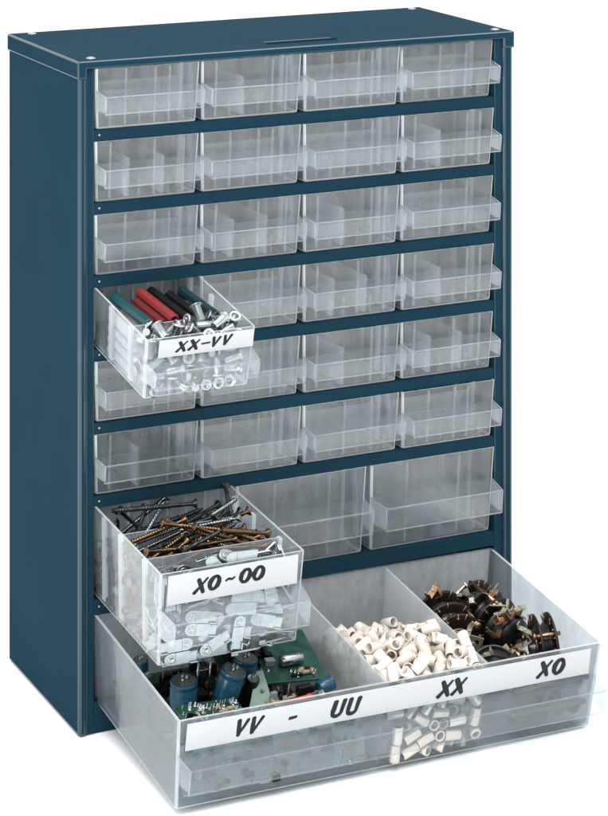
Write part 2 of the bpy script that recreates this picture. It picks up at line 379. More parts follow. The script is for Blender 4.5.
def open_drawer(spec, x0, yf, zt, tilt, roll, label, yaw=0, **k):
    e = make_drawer(spec, **k)
    rot = Euler((R(tilt), R(roll), R(yaw)))
    base = Vector((x0, yf, zt)) - rot.to_matrix() @ Vector((0, 0, spec['h']))
    e.location = base * S; e.rotation_euler = rot
    tag(e, label)
    return e, Matrix.Translation(base * S) @ rot.to_matrix().to_4x4()
SMALL_OPEN = dict(SMALL, w=70.2)
sm, SMX = open_drawer(SMALL_OPEN, 12.6, -83.2, 261.7, 8.2, 0.0, 'pulled out small clear drawer of sleeves and silver fasteners, labelled XX-VV', yaw=.7, dividers_y=(29.5,), rib_y=(29.5, 62, 95))
md, MDX = open_drawer(MED, 11.6, -108.5, 132.8, 3.5, 0.0, 'pulled out medium clear drawer full of screws, labelled XO-OO', dividers_y=(31, 71), rib_y=(31, 71, 100))
bd, BDX = open_drawer(BIG, 11.6, -136.6, 58.8, 5.7, 0.6, 'wide clear bottom drawer pulled out, with three filled compartments', along=(132.8, 200.5), rib_y=())

BDX = BDX @ Matrix.Translation((0, 0, 2.5 * S))
# ------------------------------------------------------------------ label cards and hand lettering
def stroke_letter(ch):
    """list of strokes: points (x, y, half width) in a box about 0.6 wide and 1 high"""
    def arc(cx, cy, rx, ry, a0, a1, n, wd):
        return [(cx + rx * math.cos(R(a0 + (a1 - a0) * i / n)), cy + ry * math.sin(R(a0 + (a1 - a0) * i / n)), wd(i / n)) for i in range(n + 1)]
    if ch == 'X': return [[(0.06, 0.98, .085), (0.32, 0.5, .095), (0.56, 0.03, .07)], [(0.60, 0.98, .05), (0.3, 0.47, .06), (0.0, 0.03, .085)]]
    if ch == 'V': return [[(0.03, 0.98, .08), (0.10, 0.5, .09), (0.17, 0.04, .075)], [(0.17, 0.04, .06), (0.38, 0.5, .06), (0.57, 0.98, .075)]]
    if ch == 'U': return [[(0.06, 0.98, .085), (0.05, 0.4, .09)] + arc(0.29, 0.27, 0.235, 0.24, 180, 350, 10, lambda q: .075) + [(0.53, 0.5, .075), (0.55, 0.98, .085)]]
    if ch == 'O': return [arc(0.3, 0.5, 0.25, 0.44, 60, 424, 28, lambda q: .065 + .035 * math.sin(q * 2 * math.pi) ** 2)]
    if ch == '-': return [[(0.02, 0.46, .06), (0.3, 0.48, .062), (0.58, 0.5, .06)]]
    if ch == '~': return [[(0.02, 0.42, .05), (0.15, 0.53, .06), (0.3, 0.5, .06), (0.45, 0.45, .06), (0.6, 0.56, .05)]]
    return []

def ribbon(m, pts, frame, z):
    L, Rr = [], []
    n = len(pts)
    # resample with rounded ends
    for i, (x, y, wd) in enumerate(pts):
        a = pts[max(i - 1, 0)]; b = pts[min(i + 1, n - 1)]
        dx, dy = b[0] - a[0], b[1] - a[1]; l = math.hypot(dx, dy) or 1; dx /= l; dy /= l
        if i == 0:
            for q in (1.0, 0.6): 
                k = math.sqrt(max(0, 1 - q * q)) * wd; L.append((x - dx * wd * q * .7 - dy * k, y - dy * wd * q * .7 + dx * k)); Rr.append((x - dx * wd * q * .7 + dy * k, y - dy * wd * q * .7 - dx * k))
        L.append((x - dy * wd, y + dx * wd)); Rr.append((x + dy * wd, y - dx * wd))
        if i == n - 1:
            for q in (0.6, 1.0):
                k = math.sqrt(max(0, 1 - q * q)) * wd; L.append((x + dx * wd * q * .7 - dy * k, y + dy * wd * q * .7 + dx * k)); Rr.append((x + dx * wd * q * .7 + dy * k, y + dy * wd * q * .7 - dx * k))
    top = [frame(p[0], p[1], z) for p in L] + [frame(p[0], p[1], z) for p in Rr]
    bot = [frame(p[0], p[1], 0.02) for p in L] + [frame(p[0], p[1], 0.02) for p in Rr]
    k = len(L); fs = []
    for i in range(k - 1):
        fs += [(i, i + 1, k + i + 1, k + i), (2 * k + i, 3 * k + i, 3 * k + i + 1, 2 * k + i + 1),
               (i, 2 * k + i, 2 * k + i + 1, i + 1), (k + i, k + i + 1, 3 * k + i + 1, 3 * k + i)]
    fs += [(0, k, 3 * k, 2 * k), (k - 1, 3 * k - 1, 4 * k - 1, 2 * k - 1)]
    m.add(top + bot, fs)

def label_card(parent, spec, u0, u1, z0, z1, marks, hgt, slant=0.22, rise=0.0):
    h, fy = spec['h'], spec['fy']
    n = Vector((0, -h, -fy)).normalized()          # outward normal of the drafted front
    up = Vector((0, -fy, h)).normalized()
    o0 = Vector((0, fy * (1 - z0 / h), z0))
    def F(u, v, o): return o0 + Vector((u, 0, 0)) + up * v + n * o
    m = MB(); hh = z1 - z0
    # cut paper, a hair uneven along its length
    m.hexa([F(u0, 0, .15), F(u1, 0, .15), F(u1, 0, .5), F(u0, 0, .5), F(u0 + .1, hh, .15), F(u1 - .1, hh, .15), F(u1 - .1, hh, .5), F(u0 + .1, hh, .5)])
    k = 0; n0 = len(m.f)
    for ch, uc, wd, vc in marks:
        x0 = u0 + (u1 - u0) * uc; ww = (u1 - u0) * wd; hg = hgt * hh; v0 = (vc - hgt / 2) * hh
        for st in stroke_letter(ch):
            k += 1
            def fr(x, y, z):
                u = x0 + ww * (x / 0.6) + slant * hg * (y - .5)
                return F(u, v0 + hg * y * (1 if True else 0), .5 + z)
            # stroke widths are relative to the letter height
            jr = random.Random(k * 17 + len(marks) * 101 + int(uc * 1000)); jx, jy = jr.uniform(-.03, .03), jr.uniform(-.04, .04)
            pts = [(x + jx * (1 - y) + jr.uniform(-.008, .008), y + jy * x * 2, wdt * 1.5 * jr.uniform(.9, 1.1)) for x, y, wdt in st]
            ribbon(m, pts, fr, 0.06 + 0.012 * k)
    m.m[n0:] = [1] * (len(m.f) - n0)
    m.build('label_card', [M['paper'], M['ink']], parent)
label_card(sm, SMALL_OPEN, 8.4, 69.2, 25.6, 36.6, [('X', .20, .085, .52), ('X', .325, .085, .54), ('-', .45, .085, .55), ('V', .56, .075, .55), ('V', .68, .075, .57)], .56)
label_card(md, MED, 5.0, 87.2, 37.0, 55.0, [('X', .215, .075, .5), ('O', .315, .08, .52), ('~', .44, .065, .56), ('O', .55, .08, .58), ('O', .655, .08, .60)], .48)
label_card(bd, BIG, 5.6, 271.5, 36.6, 53.2, [('V', .117, .024, .50), ('V', .151, .024, .50), ('-', .24, .018, .52), ('U', .345, .026, .52), ('U', .382, .026, .52),
    ('X', .61, .027, .5), ('X', .645, .027, .5), ('X', .866, .027, .52), ('O', .903, .027, .52)], .60)

# ------------------------------------------------------------------ loose contents (rest positions, mm and radians in each drawer's own frame)
FAST = [(6.9,8.8,3.4,-1.45,-0.26,-2.77),(20.2,6,5.9,0,-0,2.54),(27,8.3,3.5,-1.42,-0.66,0.25),(34.1,8,3.5,-1.3,-1.1,-0.14),(48.7,8.4,3.4,-1.45,0.26,-2.93),(59.5,8.9,3.4,1.45,-0.26,-0.49),(10.5,16.9,3.4,1.44,0.31,-2.83),(20.5,15.9,3.4,1.45,-0.26,-1.3),(31.6,17.5,6.6,-3.09,-0.2,0.54),(40.9,16.8,11.4,0.03,-2.12,-0.01),(44.1,18.2,5.3,0.95,0.53,1.09),(53.8,13.3,6.2,0.1,0.11,-2.81),(18.9,25.1,3.4,1.17,-1.29,-1.07),(25,22.3,8.2,1.48,1.09,1.92),(34.2,24.8,6.2,0.12,-0.04,1.21),(42.8,25,6.1,-0.08,0.1,-2),(49.8,24.8,6.2,3.08,0.06,0.72),(56.8,21.8,3.4,1.35,0.93,-0.5),(8.6,5.2,11.7,-2.07,1.18,0.98),(20.9,5.2,15.2,-1.21,1.25,-1.11),(30.6,5.2,12.3,-0.04,-0.1,-1.31),(41.8,8.1,3.4,1.76,-2.27,-0.19),(48.7,6.6,13.5,3.13,-0.14,-1.31),(58.8,6.3,11,-1.73,1.12,-1.77),(8.8,12,9.4,1.59,0.57,1.37),(18.6,12.8,13.6,-0.24,-0.02,-2.71),(28.6,16.3,15.4,0.71,1.67,-1.75),(39.9,8,12.5,-0.22,0.51,-1.43),(49,16.2,15.9,1.74,-1.67,-0.01),(61.6,16.3,8.4,-1.18,-0.23,2.93),(8.7,25,10,3.13,1.35,0.11),(19,22.7,14.9,-0.51,0.6,-2.79),(28.8,25,16,1.7,0.34,-1.41),(38.2,22.5,18.3,-0.04,2.29,-1.24),(44.8,24.9,18,0.14,0.06,-0.22),(58.7,25.1,10.4,1.69,0.2,-1.43),(8.6,5.3,20.3,-0.1,-0.98,-2.88),(16.7,5.3,25.2,2.41,0.13,1.88),(29,8.2,22,1.7,-2.74,0),(37.4,5.2,25.1,-2.99,-0.05,-0.31),(44.4,9.8,22,-1.33,-1.97,-0.12),(58.4,5.3,17.8,1.38,0.2,1.65),(8.7,11.4,16.4,1.34,-0.62,1.72),(23.7,14.1,25.4,-0.28,0.29,-0.98),(26.7,21.2,22.5,1.51,-0.72,0.75),(34.4,12.2,15.3,0.37,-0.15,2.89),(41.4,21.6,27,-0.66,-1.28,-0),(58.5,17.8,15.3,1.32,-0.46,-1.12),(8.3,25.1,16.8,-0.96,-1.23,-2.28),(25.3,20.9,33,-1.03,-0.46,-1.65),(13.8,22.6,33.2,0.59,0.65,-2.83),(28.7,25.1,27.8,-0.94,1.88,-1.08),(54.1,25,19.7,0.05,3.04,-1.06),(61.6,25.1,21.1,-0.14,-0.08,1.84),(5.4,5.2,29.9,0.15,-0.07,2.83),(25.6,5.3,29.8,2.43,0.21,-1.51),(32.9,10,30.3,0.17,-2.69,0.19),(37.4,14,25.9,0.04,-0.98,2.37),(53.7,5.2,24.1,-1.64,0.72,1.41),(53.1,5.2,35.1,0.37,-2.15,-0.58),(5.4,14.4,24,1.35,2.55,0.01),(16.4,10.6,30.2,0.08,0.41,-2.22),(26.4,12.4,34.2,-0.85,-0.98,1.65),(42.6,13.1,36.8,-1.67,-0.59,-1.5),(52.6,15.3,23.9,-1.98,-1.14,0.9),(60,15.4,21.8,-0.63,-1.26,-1.08),(8.9,18,18.7,2.22,0.94,-1.11),(12.5,16.2,29,0.02,3.04,1.45),(21.2,5.2,37.9,-0.21,-0.17,-1.83),(38.3,17.9,32.3,-1.41,-1.62,1.42),(50.5,25.1,29.1,1.4,0.57,1.35),(60.9,19.2,30.5,1.15,0.38,2.99),(42,21.4,41.2,-0.9,0.08,0.16),(33.1,5.3,36.7,-0.86,0.33,1.7),(44.9,8.6,30.7,0.88,0.09,-0.76),(61.6,7.9,29,-0,0.44,-1.85),(49.4,7.1,40.8,-0.89,-1.23,-1.67),(5.4,15.3,34.8,-0.48,-2.33,-1.11),(13,8.2,38.5,1.21,0.04,-2.98),(61.1,12.4,37.4,-0.48,0.22,-2.93),(40.5,25,35.4,1.15,0.87,-1.78),(5.4,25.1,26.3,0.09,-0.14,1.79),(15.2,25,25,1.73,0.93,1.58),(51.6,15.2,30.7,1.32,0.48,0.71),(52,20,36.6,1,0.4,-2.08)]
TABS = [(15.1,3.3,3.8,1.57,-3.14,0),(35.1,5.6,3.8,1.57,0,-3.14),(56.9,6,1.1,3.14,-0,-0),(77.5,11.6,1.1,-0,-0,0.7),(14.9,8.4,1.1,-3.14,0,-0.01),(39,14.7,1.1,-0,-0,-3.14),(53.1,17.7,8,-0.01,0.8,-1.58),(73.8,7.4,3.4,0,0,0.15),(16.5,9.4,5.2,-0.56,0,0.12),(39.7,23,9.7,-2.08,-0.76,0.36),(48.2,24.2,3.9,1.91,-0,2.77),(65.6,13.4,4.5,-0.1,-0.31,-1.09),(12.6,3.3,11.5,1.57,0,0),(36.1,3.3,8.4,1.57,2.67,0),(51.1,3.3,12.8,1.57,-1.43,0),(76.5,10.7,8.4,-2.98,0.27,-0.55),(13.2,6.8,12.4,1.87,-0.19,-0.03),(34.2,15.4,7.9,-0.35,2.5,0.98),(60.3,11.6,8.8,0.33,-0.47,0.9),(68.8,18.8,4.9,0.46,3.14,-0.4),(15.3,12.9,5.5,-0.51,-0.24,-0.27),(40.6,25.4,9.8,0,1.21,-1.57),(55.4,28.9,3.8,-1.57,0,3.14),(84.2,28.9,10.1,-0.4,1.57,-1.97),(15.5,20.9,1.1,-0,-0,2.57),(36.9,10.5,7,-0.8,3.09,0.04),(52.4,3.3,26.7,-1.57,-3,-0),(75.3,21.1,5.1,0.47,-2.89,0.06),(20.8,20,5.4,-0.37,0.32,0.95),(45.1,14.6,8,-0.59,2.56,0.68),(53.1,13.2,10,-1.04,0.44,-2.26),(74.5,23.1,6.7,-0.5,0.18,-0.08),(25.4,17.2,9.3,1.51,-0.67,-2.15),(32.9,23.9,19.2,-2,-0.95,0.49),(56,26.6,10.2,-1.58,1.54,-0.01),(78,20.5,10.8,3.02,0.25,-0.71),(3.6,18.4,9,1.57,-0.63,-1.57),(35.1,5.6,17.6,1.57,-0.82,0),(50.4,5.6,12.8,1.57,-2.93,-0),(77.7,6.2,9.2,-0.28,-3,-0),(22,23.6,7.9,2.24,-0.01,0.29),(33.5,10.5,13.7,0.94,0.11,-3.02),(59.7,21.5,18.3,3.01,0.14,0.27),(70.5,25.3,9,0.46,-0.26,-3.05),(22.5,28.9,8.8,1.57,2.55,-0),(38.2,22.2,19,-1.84,0.39,0.03),(50.5,28.9,21.3,-1.57,0.39,0),(80.1,19.1,13.8,0.29,-3.1,-1.13),(12.8,12,15.7,-1.45,-2.87,0.37),(27.1,3.3,18.4,1.57,-2.97,-0),(54.1,21.5,21.1,-0.16,0.09,-0.06),(86.9,23.8,18.7,1.57,1.46,-1.57),(8.8,20,12.1,-0.29,-0.37,1.77),(35.2,14.2,14.9,0.95,3.06,0.28),(28.2,11.8,18.7,-0.67,0.75,1.06),(73.4,14.4,13.8,0.23,-0.18,2.52),(24.1,26.6,19.7,1.58,-1.56,-0.01),(43.6,21.9,24.9,0.13,-0.18,-2.93),(63.2,28.9,36.7,1.57,-0.38,-0),(69.8,28.9,24.3,-1.57,1.19,0),(7.8,21.3,18.7,0.2,0.67,-1.39),(27.2,3.3,26.1,1.57,-2.97,-0),(56.3,3.3,33.8,-1.57,0.14,0),(69.4,4.5,16.1,1.64,-2.88,-0.11),(13.3,23.5,16.7,-0.36,-0.12,2.86),(53.6,12.5,17.9,0.85,0.19,0.26),(55.5,7.5,18.9,1.34,-2.39,0.25),(82.4,16.2,17.8,0.18,-2.94,-1.4),(14.1,28.9,12.3,1.57,2.55,0),(14.9,12.3,20.8,0.73,0.05,0.63),(71.7,23.9,19.2,0.09,-0.39,3.14),(49.1,12.5,16.5,0.6,0.66,-0.31),(18.9,11.4,21.5,0.69,-0.07,0.72),(58.4,26.6,28,-1.58,0.06,-0),(55,3.3,41.7,-1.57,0.14,-0),(70.4,9.9,23.7,0.07,3.05,-0.42),(6.3,11.2,25.1,-0.56,0.83,1.57),(21.8,21.9,21.2,-1.99,0.17,-0.5),(62.4,10.1,18.7,-0.84,0.51,-0.07),(77.3,6.1,22.3,0.11,3.08,-0),(32.6,12.4,22.6,2.83,0.74,1.02),(30.4,28.9,25.4,1.57,-0.35,0),(58.2,10.8,29.1,0.93,0.58,2.59),(72.8,10.8,19.3,0.03,0.08,2.59),(8.8,20.8,28.3,1.63,0.04,1.04),(39.4,18.7,28.9,0.11,0.28,-0.36),(70.8,3.3,35.4,1.57,1.41,0),(68.7,10.3,28.6,1.63,0.1,2.66),(17.2,22.1,27,-2.16,-0.79,0.53),(29.8,27.5,33.6,-1.38,-0.04,3.07),(51.2,7.7,29.3,2.12,-1.18,-0.46),(53.8,13.6,32,0.17,-0.98,-2.26),(6.3,28.9,36.6,-1.57,-1.57,0),(47.7,28.5,42.4,1.34,1.42,-0.24),(74.5,26.6,29,-1.58,1.02,0.02),(77.2,19.4,22.8,-2.78,0.24,-0.38),(11.9,19.1,31.8,-0.69,0.66,-1.36),(14.4,12.7,29.1,0.77,-0.56,1.65),(35.4,14.2,28,-1.49,0.27,-0.46),(79.6,6.4,32.9,-0.24,1,0.05),(64.8,16.4,35.5,-0.41,0.21,0.66),(43.9,12.8,30.7,0.25,0.14,0.97),(27.2,12.7,29.1,-0.06,-0.38,-0.51),(86.9,19.4,43,1.57,0.52,-1.57),(43.3,26.2,38.3,3.14,1.42,0),(57.2,19.6,38.1,0.46,-3.13,0.25),(59.2,24.9,33.5,-0.94,-2.04,-0.56),(74.9,12,28.5,-2.22,-2.15,0.18),(10.3,8.5,40.5,2.88,1.48,0.3),(58.7,3.3,49.7,1.57,0.06,0),(66.7,17.3,31.9,2.91,0.16,0.41),(49.9,5.6,47.4,-1.57,2.69,0),(4.9,6.8,43.1,-1.2,1.63,-1.57),(14.6,12.6,37.3,0.05,-0.19,2.32),(79.7,14.5,32.8,2.26,-0.62,-1.69),(84.6,12.5,31.5,-1.57,-1.13,-1.57),(28.2,23.4,44.1,1.37,-2.66,0.18),(28.3,6.4,34.1,0.18,2.96,0.02),(73.8,14.5,43.5,0.54,-0.25,2.94),(63.6,18.9,26.1,1.43,0.24,-0.32),(8.9,3.3,42.7,1.57,-1.55,0),(17.7,11.9,31.5,1.63,0.03,-1.97),(22.9,3.3,40.8,1.57,0.03,0),(78.4,3.3,45.5,1.57,-2.29,-0),(3.6,13.4,42.7,-1.57,1.52,1.57),(13.2,22.4,40.3,-0.25,0.36,-0.15),(43.8,13.1,37.8,0.41,-2.57,-1.49),(66.3,5.6,39.7,-1.57,0.77,-0),(45.4,18.2,34,-0.21,0.26,0.38),(30.4,14.7,35.2,-0.02,-0.31,-2.77),(66.3,18.2,37.2,-0.42,-0.2,-0.21),(86.9,10.5,30.4,-1.57,1.05,1.57),(29.9,6.9,42,-1.19,3.02,-0),(56.1,20.2,43.4,-0.86,0,-2.93),(38.5,10.2,40.2,-0.55,-0.22,2.64),(18.2,13.9,46,3,0.51,-0.16),(64.9,24.8,41.9,-2.07,-0.05,0.12),(61.1,14.5,44.3,0.42,-0.31,-2.99),(80.5,19.4,33.3,2.21,-0.51,-1.59),(12.8,22.4,42.9,3.13,0.44,0.46),(41,26.2,38.6,-3.14,1.42,0),(24.1,12.7,39.7,0.09,-2.84,-0),(77,23.8,48.2,-1.08,-0.42,0.36),(23.1,3.3,48.4,1.57,-3.11,-0),(57.9,12.4,49.9,0.62,2.97,-0.51),(62,7.8,43.2,1.57,-2.87,0),(79.3,20.8,40.7,3.08,0.59,0.88),(49.5,23.9,49.2,-2.38,0.06,0.28),(37.2,3.3,53.1,-1.57,-2.28,-0),(22.4,21.3,41.1,0.23,0.51,0.18),(35.3,21.9,43.1,-0.7,1.33,0.94),(55.6,22,49.4,-0.81,-0.38,3.04),(28.3,27.7,42.8,-1.22,0.2,0),(52.3,3.3,57.7,-1.57,-3.08,-0),(31.1,13.6,46.2,-0.07,-3.08,0.25),(51.8,12.8,43,-0.02,-2.91,0),(67.2,16.3,50.9,2.23,-0.05,-0.04),(31.8,19.7,41.4,1.37,-2.66,0.18)]
BRASS = [(22.8,59.8,2.4,-1.43,-1.31,1.25),(67.9,40,2.4,-1.43,1.3,-1.13),(26,34.9,2.4,1.52,-0.78,1.65),(62.6,50.7,2.4,1.53,-0.38,-0.87),(27.3,51.3,2.4,1.51,0.81,1.53),(67.7,63.6,4.8,1.43,0.26,1.47),(34.5,61.9,2.4,1.43,1.31,1.25),(67.4,67.1,8.2,-1.38,-0.26,-1.63),(27.6,62.4,7,0.79,1.58,1.01),(67.7,67.7,2.4,-1.43,-1.31,-1.75),(22.8,34.9,6.8,1.62,0.79,-1.57),(60.5,41.9,7.5,-1.44,-0.51,1.09),(21.2,42.5,7.1,1.29,-0.17,1.25),(62.4,56,7.4,1.39,-0.26,-1.79),(22.3,44.1,12.1,-1.52,0.14,1.96),(68,59.3,7.4,-1.88,-0.76,-1.61),(28.7,51.3,8,1.76,0.16,1.06),(67.7,58.9,12.3,1.32,2.09,1.22),(22.8,55.3,4.4,-1.64,0.38,1.54),(54.9,67.6,13,-1.42,-0.56,-1.69),(10.8,50.9,15.2,-1.14,-2.83,0.16),(67.5,49.6,7.4,1.59,-0.41,-1.8),(27.8,50.3,16.5,1.17,-1.78,1.69),(67.8,54,11,1.76,-0.45,1.29),(22.5,57.9,15.4,-1.51,0.25,1.25),(70.8,48.7,13.4,-1.91,0.36,-2.36),(28,61.3,11.9,-1.44,0.72,-1.85),(62.4,49.6,15.6,-1.29,0.76,1.13),(29.5,67.6,15.3,-1.46,0.03,-1.61),(70.1,55,15.9,1.21,2.07,0.62),(29.9,41.9,18.7,-1.7,-0.3,-1.85),(68,34.8,24.3,0.53,1.11,0.63),(37.2,42.2,13,2.28,-1.09,0.56),(64.6,43.8,10.5,0.52,-1.41,-1.03),(30.8,53.6,19.1,1.6,-0.51,1.35),(66.5,39.3,14.6,1.38,0.06,1.37),(23.1,60.3,20.1,1.44,-0.23,-1.64),(67.7,41,20,1.63,-0.44,1.67),(26,56.7,23.3,1.68,-1.29,1.42),(67.9,45.8,19.1,-1.53,-0.04,1.7),(23.2,40.8,22.9,1.6,1.31,1.33),(52.8,34.9,29.5,-1.64,0.63,1.49),(27.6,46,22.5,1.68,1.02,1.39),(67.9,34.9,19.2,-1.14,0.72,-1.24),(27.9,50.9,22.5,1.5,0.55,1.31),(67.7,39.6,24.5,1.52,1.14,1.64),(22.8,62.7,26,2.6,1.71,-0.37),(67.9,49.9,22.4,-2.72,-1.28,-0.24),(25.4,65.2,19.4,-1.5,-0.48,-1.77),(68,54.7,21.2,-0.96,1.88,-0.69),(21.3,55.7,32.8,1.55,-0.25,-2.11),(55.6,37.1,33.7,1.59,0.05,1.72),(33.8,43.3,28.3,1.61,0.82,-1.13),(67.6,47.9,27.2,1.15,0.87,-1.74),(25.3,47.4,27.7,1.5,0.24,2.12),(68,44.6,23.7,1.46,0.02,-1.43),(22.5,56.2,28,-1.55,0.88,1.91),(67.6,54.9,26.3,-1.87,-1.02,-1.29),(22.9,67.6,24.1,1.35,0.78,-1.69),(66.1,59,21.4,-1.01,-1.25,1.32),(22.6,37.8,34.1,1.29,0.09,1.43),(57.2,62.6,34.3,1.47,-0.51,1.32),(23.1,48.5,33.1,-1.46,1.3,-1.95),(60.8,55.3,34,0.94,-1.01,-1.3),(28,54.4,37.8,1.47,-0.48,1.56),(67.7,62.4,29.8,1.59,-1.21,1.46),(30.3,55.4,33,-1.02,1.72,1.47),(67.7,57.7,30.5,1.61,-1.04,1.36),(23.7,59.3,38.2,2.01,-1.05,1.34),(65.5,62.2,25,-0.85,-1.51,0.84),(34,42.1,38.9,-1.57,-0.5,-1.36),(59.4,52.3,41.3,0.89,0.74,-2.08),(22.7,43.9,37.2,1.97,1.15,-0.98),(68.7,54.6,41.9,1.92,0.38,1.36),(22.5,48.8,38.3,-0.42,-1.19,-2.57),(67.6,62,40.1,1.72,0.51,1.65),(21,48.8,42.8,0.27,-1.14,3.1),(60.4,67.6,31.9,-0.84,2.48,-1.11),(22.3,54.4,41.9,1.35,0.1,1.71),(71.9,67.6,43.3,-2.61,-0.5,-0.94),(22.8,40.5,43,-2.55,1.5,0.56),(63,42.2,30.3,-1.76,-1.13,-1.2),(24.6,60.1,43.1,0.4,-1.38,-0.07),(67.8,46.9,37.1,1.44,1.95,1.18),(22,53.1,46.9,2.05,0.78,-0.91),(71.1,58.5,48.7,-0.05,2.29,-0.29),(25.2,67.6,41.8,1.3,0.24,1.47),(67.8,62.9,44.8,1.65,0.99,1.63),(26.6,64.8,37.7,1.5,-0.2,-1.38),(70.1,67.7,31.8,0.43,-0.95,-0.47),(56.3,54,50.2,-1.13,-0.69,-2.37),(67.8,34.9,37.4,1.55,-0.19,1.61),(61.3,50,33.1,1.57,0.61,-1.7),(40.8,61.8,50.1,1.25,-1.19,2.08),(67.7,44.5,41.6,1.48,0.17,1.77),(22.7,67.6,46,1.84,-0.24,-1.6),(67.9,48.7,44.4,-1.35,1.25,-1.05),(43.6,67.6,27.3,1.37,0.47,-1.62),(27.1,44.6,44.9,-1.56,1.07,-1.59),(28.3,46.6,49.7,-1.43,-0.8,1.54),(64.7,35.7,41.9,-1.61,0.88,1.54),(70.4,51,50.6,1.26,2.53,0.76),(22.8,67.6,50.8,-1.76,0.25,1.56),(22.4,64.6,54.4,-1.33,0.47,-1.39),(25.2,34.9,39.4,-1.13,0.22,-1.43),(22.5,34.8,45.3,-2.46,1.15,0.68),(44,40.7,52.5,1.48,1.1,1.4),(29,40.3,48.1,-1.57,0.62,1.59),(44.7,54.3,55,0.25,-1.23,-0.69),(61.4,42.8,47,-1.22,0.34,1.47),(41.4,52,59.3,1.35,0.56,-1.88),(62.2,34.9,49.5,-1.72,-0.63,-1.44),(68.1,38.6,57.2,0.77,1.97,1.05),(57.5,44.8,53.6,-1.14,0.29,1.6),(47.4,38.6,57.6,1.82,-0.14,-1.46),(59.8,54.8,56.3,-1.16,0.19,-1.68),(52.6,55,58.2,-1.15,0.86,-1.79)]
DARK = [(35.5,99.9,2.5,1.47,1.31,1.47),(36.7,105.6,2.5,1.53,0.79,-1.57),(38.9,110.5,2.4,-1.54,-0.26,1.54),(38.2,115.5,2.5,-1.53,0.78,-1.57),(59.2,109.9,7,-1.54,1.1,-1.48),(29.8,87.1,2.4,-1.54,-0.31,1.87),(30.3,94,4.4,-1.61,0.38,1.62),(45.4,97.7,8.6,-1.49,-1.01,-1.58),(60.3,105.1,5.9,1.61,-0.58,1.57),(46,107.6,11.1,1.6,-0.63,-1.5),(53.7,115.6,9.2,-1.14,-1.28,-2.02),(60.2,82,2.5,1.53,0.79,1.7),(54.1,90.4,2.5,-1.54,0.06,-1.22),(49.9,92.2,10.3,0.6,1.7,-2.4),(52.4,103,10.5,-1.47,0.64,-1.4),(32.6,95.6,12.4,0.34,1.46,0.42),(36.6,102.2,13.6,1.43,-0.48,1.81),(52.6,88.9,7.3,-1.48,1.11,-1.27),(59.7,84.8,6.5,-1.45,-0.78,-1.48),(60.5,87.1,11.4,-1.3,1.04,-1.11),(60.8,90.9,15.2,-1.38,-0.19,-1.35),(12.7,94.7,18.8,-0.93,-2.98,0.2),(37,108.2,17.1,-1.27,-0.49,-1.85),(60.2,76.3,2.4,1.54,0.26,1.64),(51,82.4,14,-1.53,-0.67,1.56),(58.6,80.2,9.3,-1.68,-1.25,-1.39),(60.2,101.2,19.5,-0.18,-1.63,-2.85),(60.3,109.7,26.9,1.66,-0.28,1.74),(49.7,92.4,18,-1.08,-0.83,-1.6),(32.9,75,7.4,-1.52,-0.08,1.54),(62.9,100.3,28.9,0.27,-1.07,3.14),(25.8,94.7,29,-0.99,-2.88,0.27),(60.2,105.6,30,-1.64,-0.63,-1.39),(54.2,115.5,23.6,1.05,0.21,1.42),(60.3,112.4,14.3,-0.96,1.26,-1.02),(5,92.2,33.9,-2.43,-0.19,0.18),(29.4,88.7,15.7,1.97,0.57,-1.18),(27.8,100.3,30.8,1.56,0.7,-2.11),(33.2,108.7,35.4,-0.18,-0.79,0.43),(40.7,115.4,21.2,-2.1,-0.22,1.72),(29,91.7,20.4,-0.88,-1.95,1.28),(33.9,88.1,23.7,-1.29,-0.58,1.25),(9.6,95.4,35.9,0.05,2.63,1.25),(52.7,90.2,32,-0.77,2.1,-1.17),(29.9,115.5,26.1,-2.29,1.12,0.94),(57.4,75,10.6,1.39,0.13,-1.62),(44.4,82.7,24,0.98,1.06,-2.23),(48.3,103.8,37.1,-1.62,0.67,1.78),(60.3,75,18.7,-1.62,-0.78,-1.51),(60.2,77.4,14.3,1.78,-0.72,1.37),(58.1,76.8,23.4,1.59,1.18,-1.6),(85.6,92.6,36.6,-0.14,-0.52,-1.23),(60.6,82.2,37.5,-1.05,-1.97,1.13),(53.7,75,28,1.52,-0.4,-1.58),(61.1,79.5,41.7,-1.18,-0.63,-1.6),(57.2,85.2,22.4,-0.04,1.29,2.91),(17.8,90.3,36.1,-0.83,0.1,-0.66),(57.5,99.7,42.5,1.35,1.02,1.8),(23.5,88.1,42,2.21,0.16,-0.87),(30.6,102.7,41.1,3.12,1.47,0.1),(47.9,74.9,41.7,-0.76,1.12,-0.78),(61.9,84.2,48.6,-0.72,-2.05,0.94),(36.3,74.9,48.6,-0.97,-1.26,-2.12),(31.1,93.3,57.9,1.55,-0.77,1.39),(26.3,115.5,39.4,-0.25,-0.96,-2.87),(48,115.5,36.1,-1.93,-0.84,1.87)]
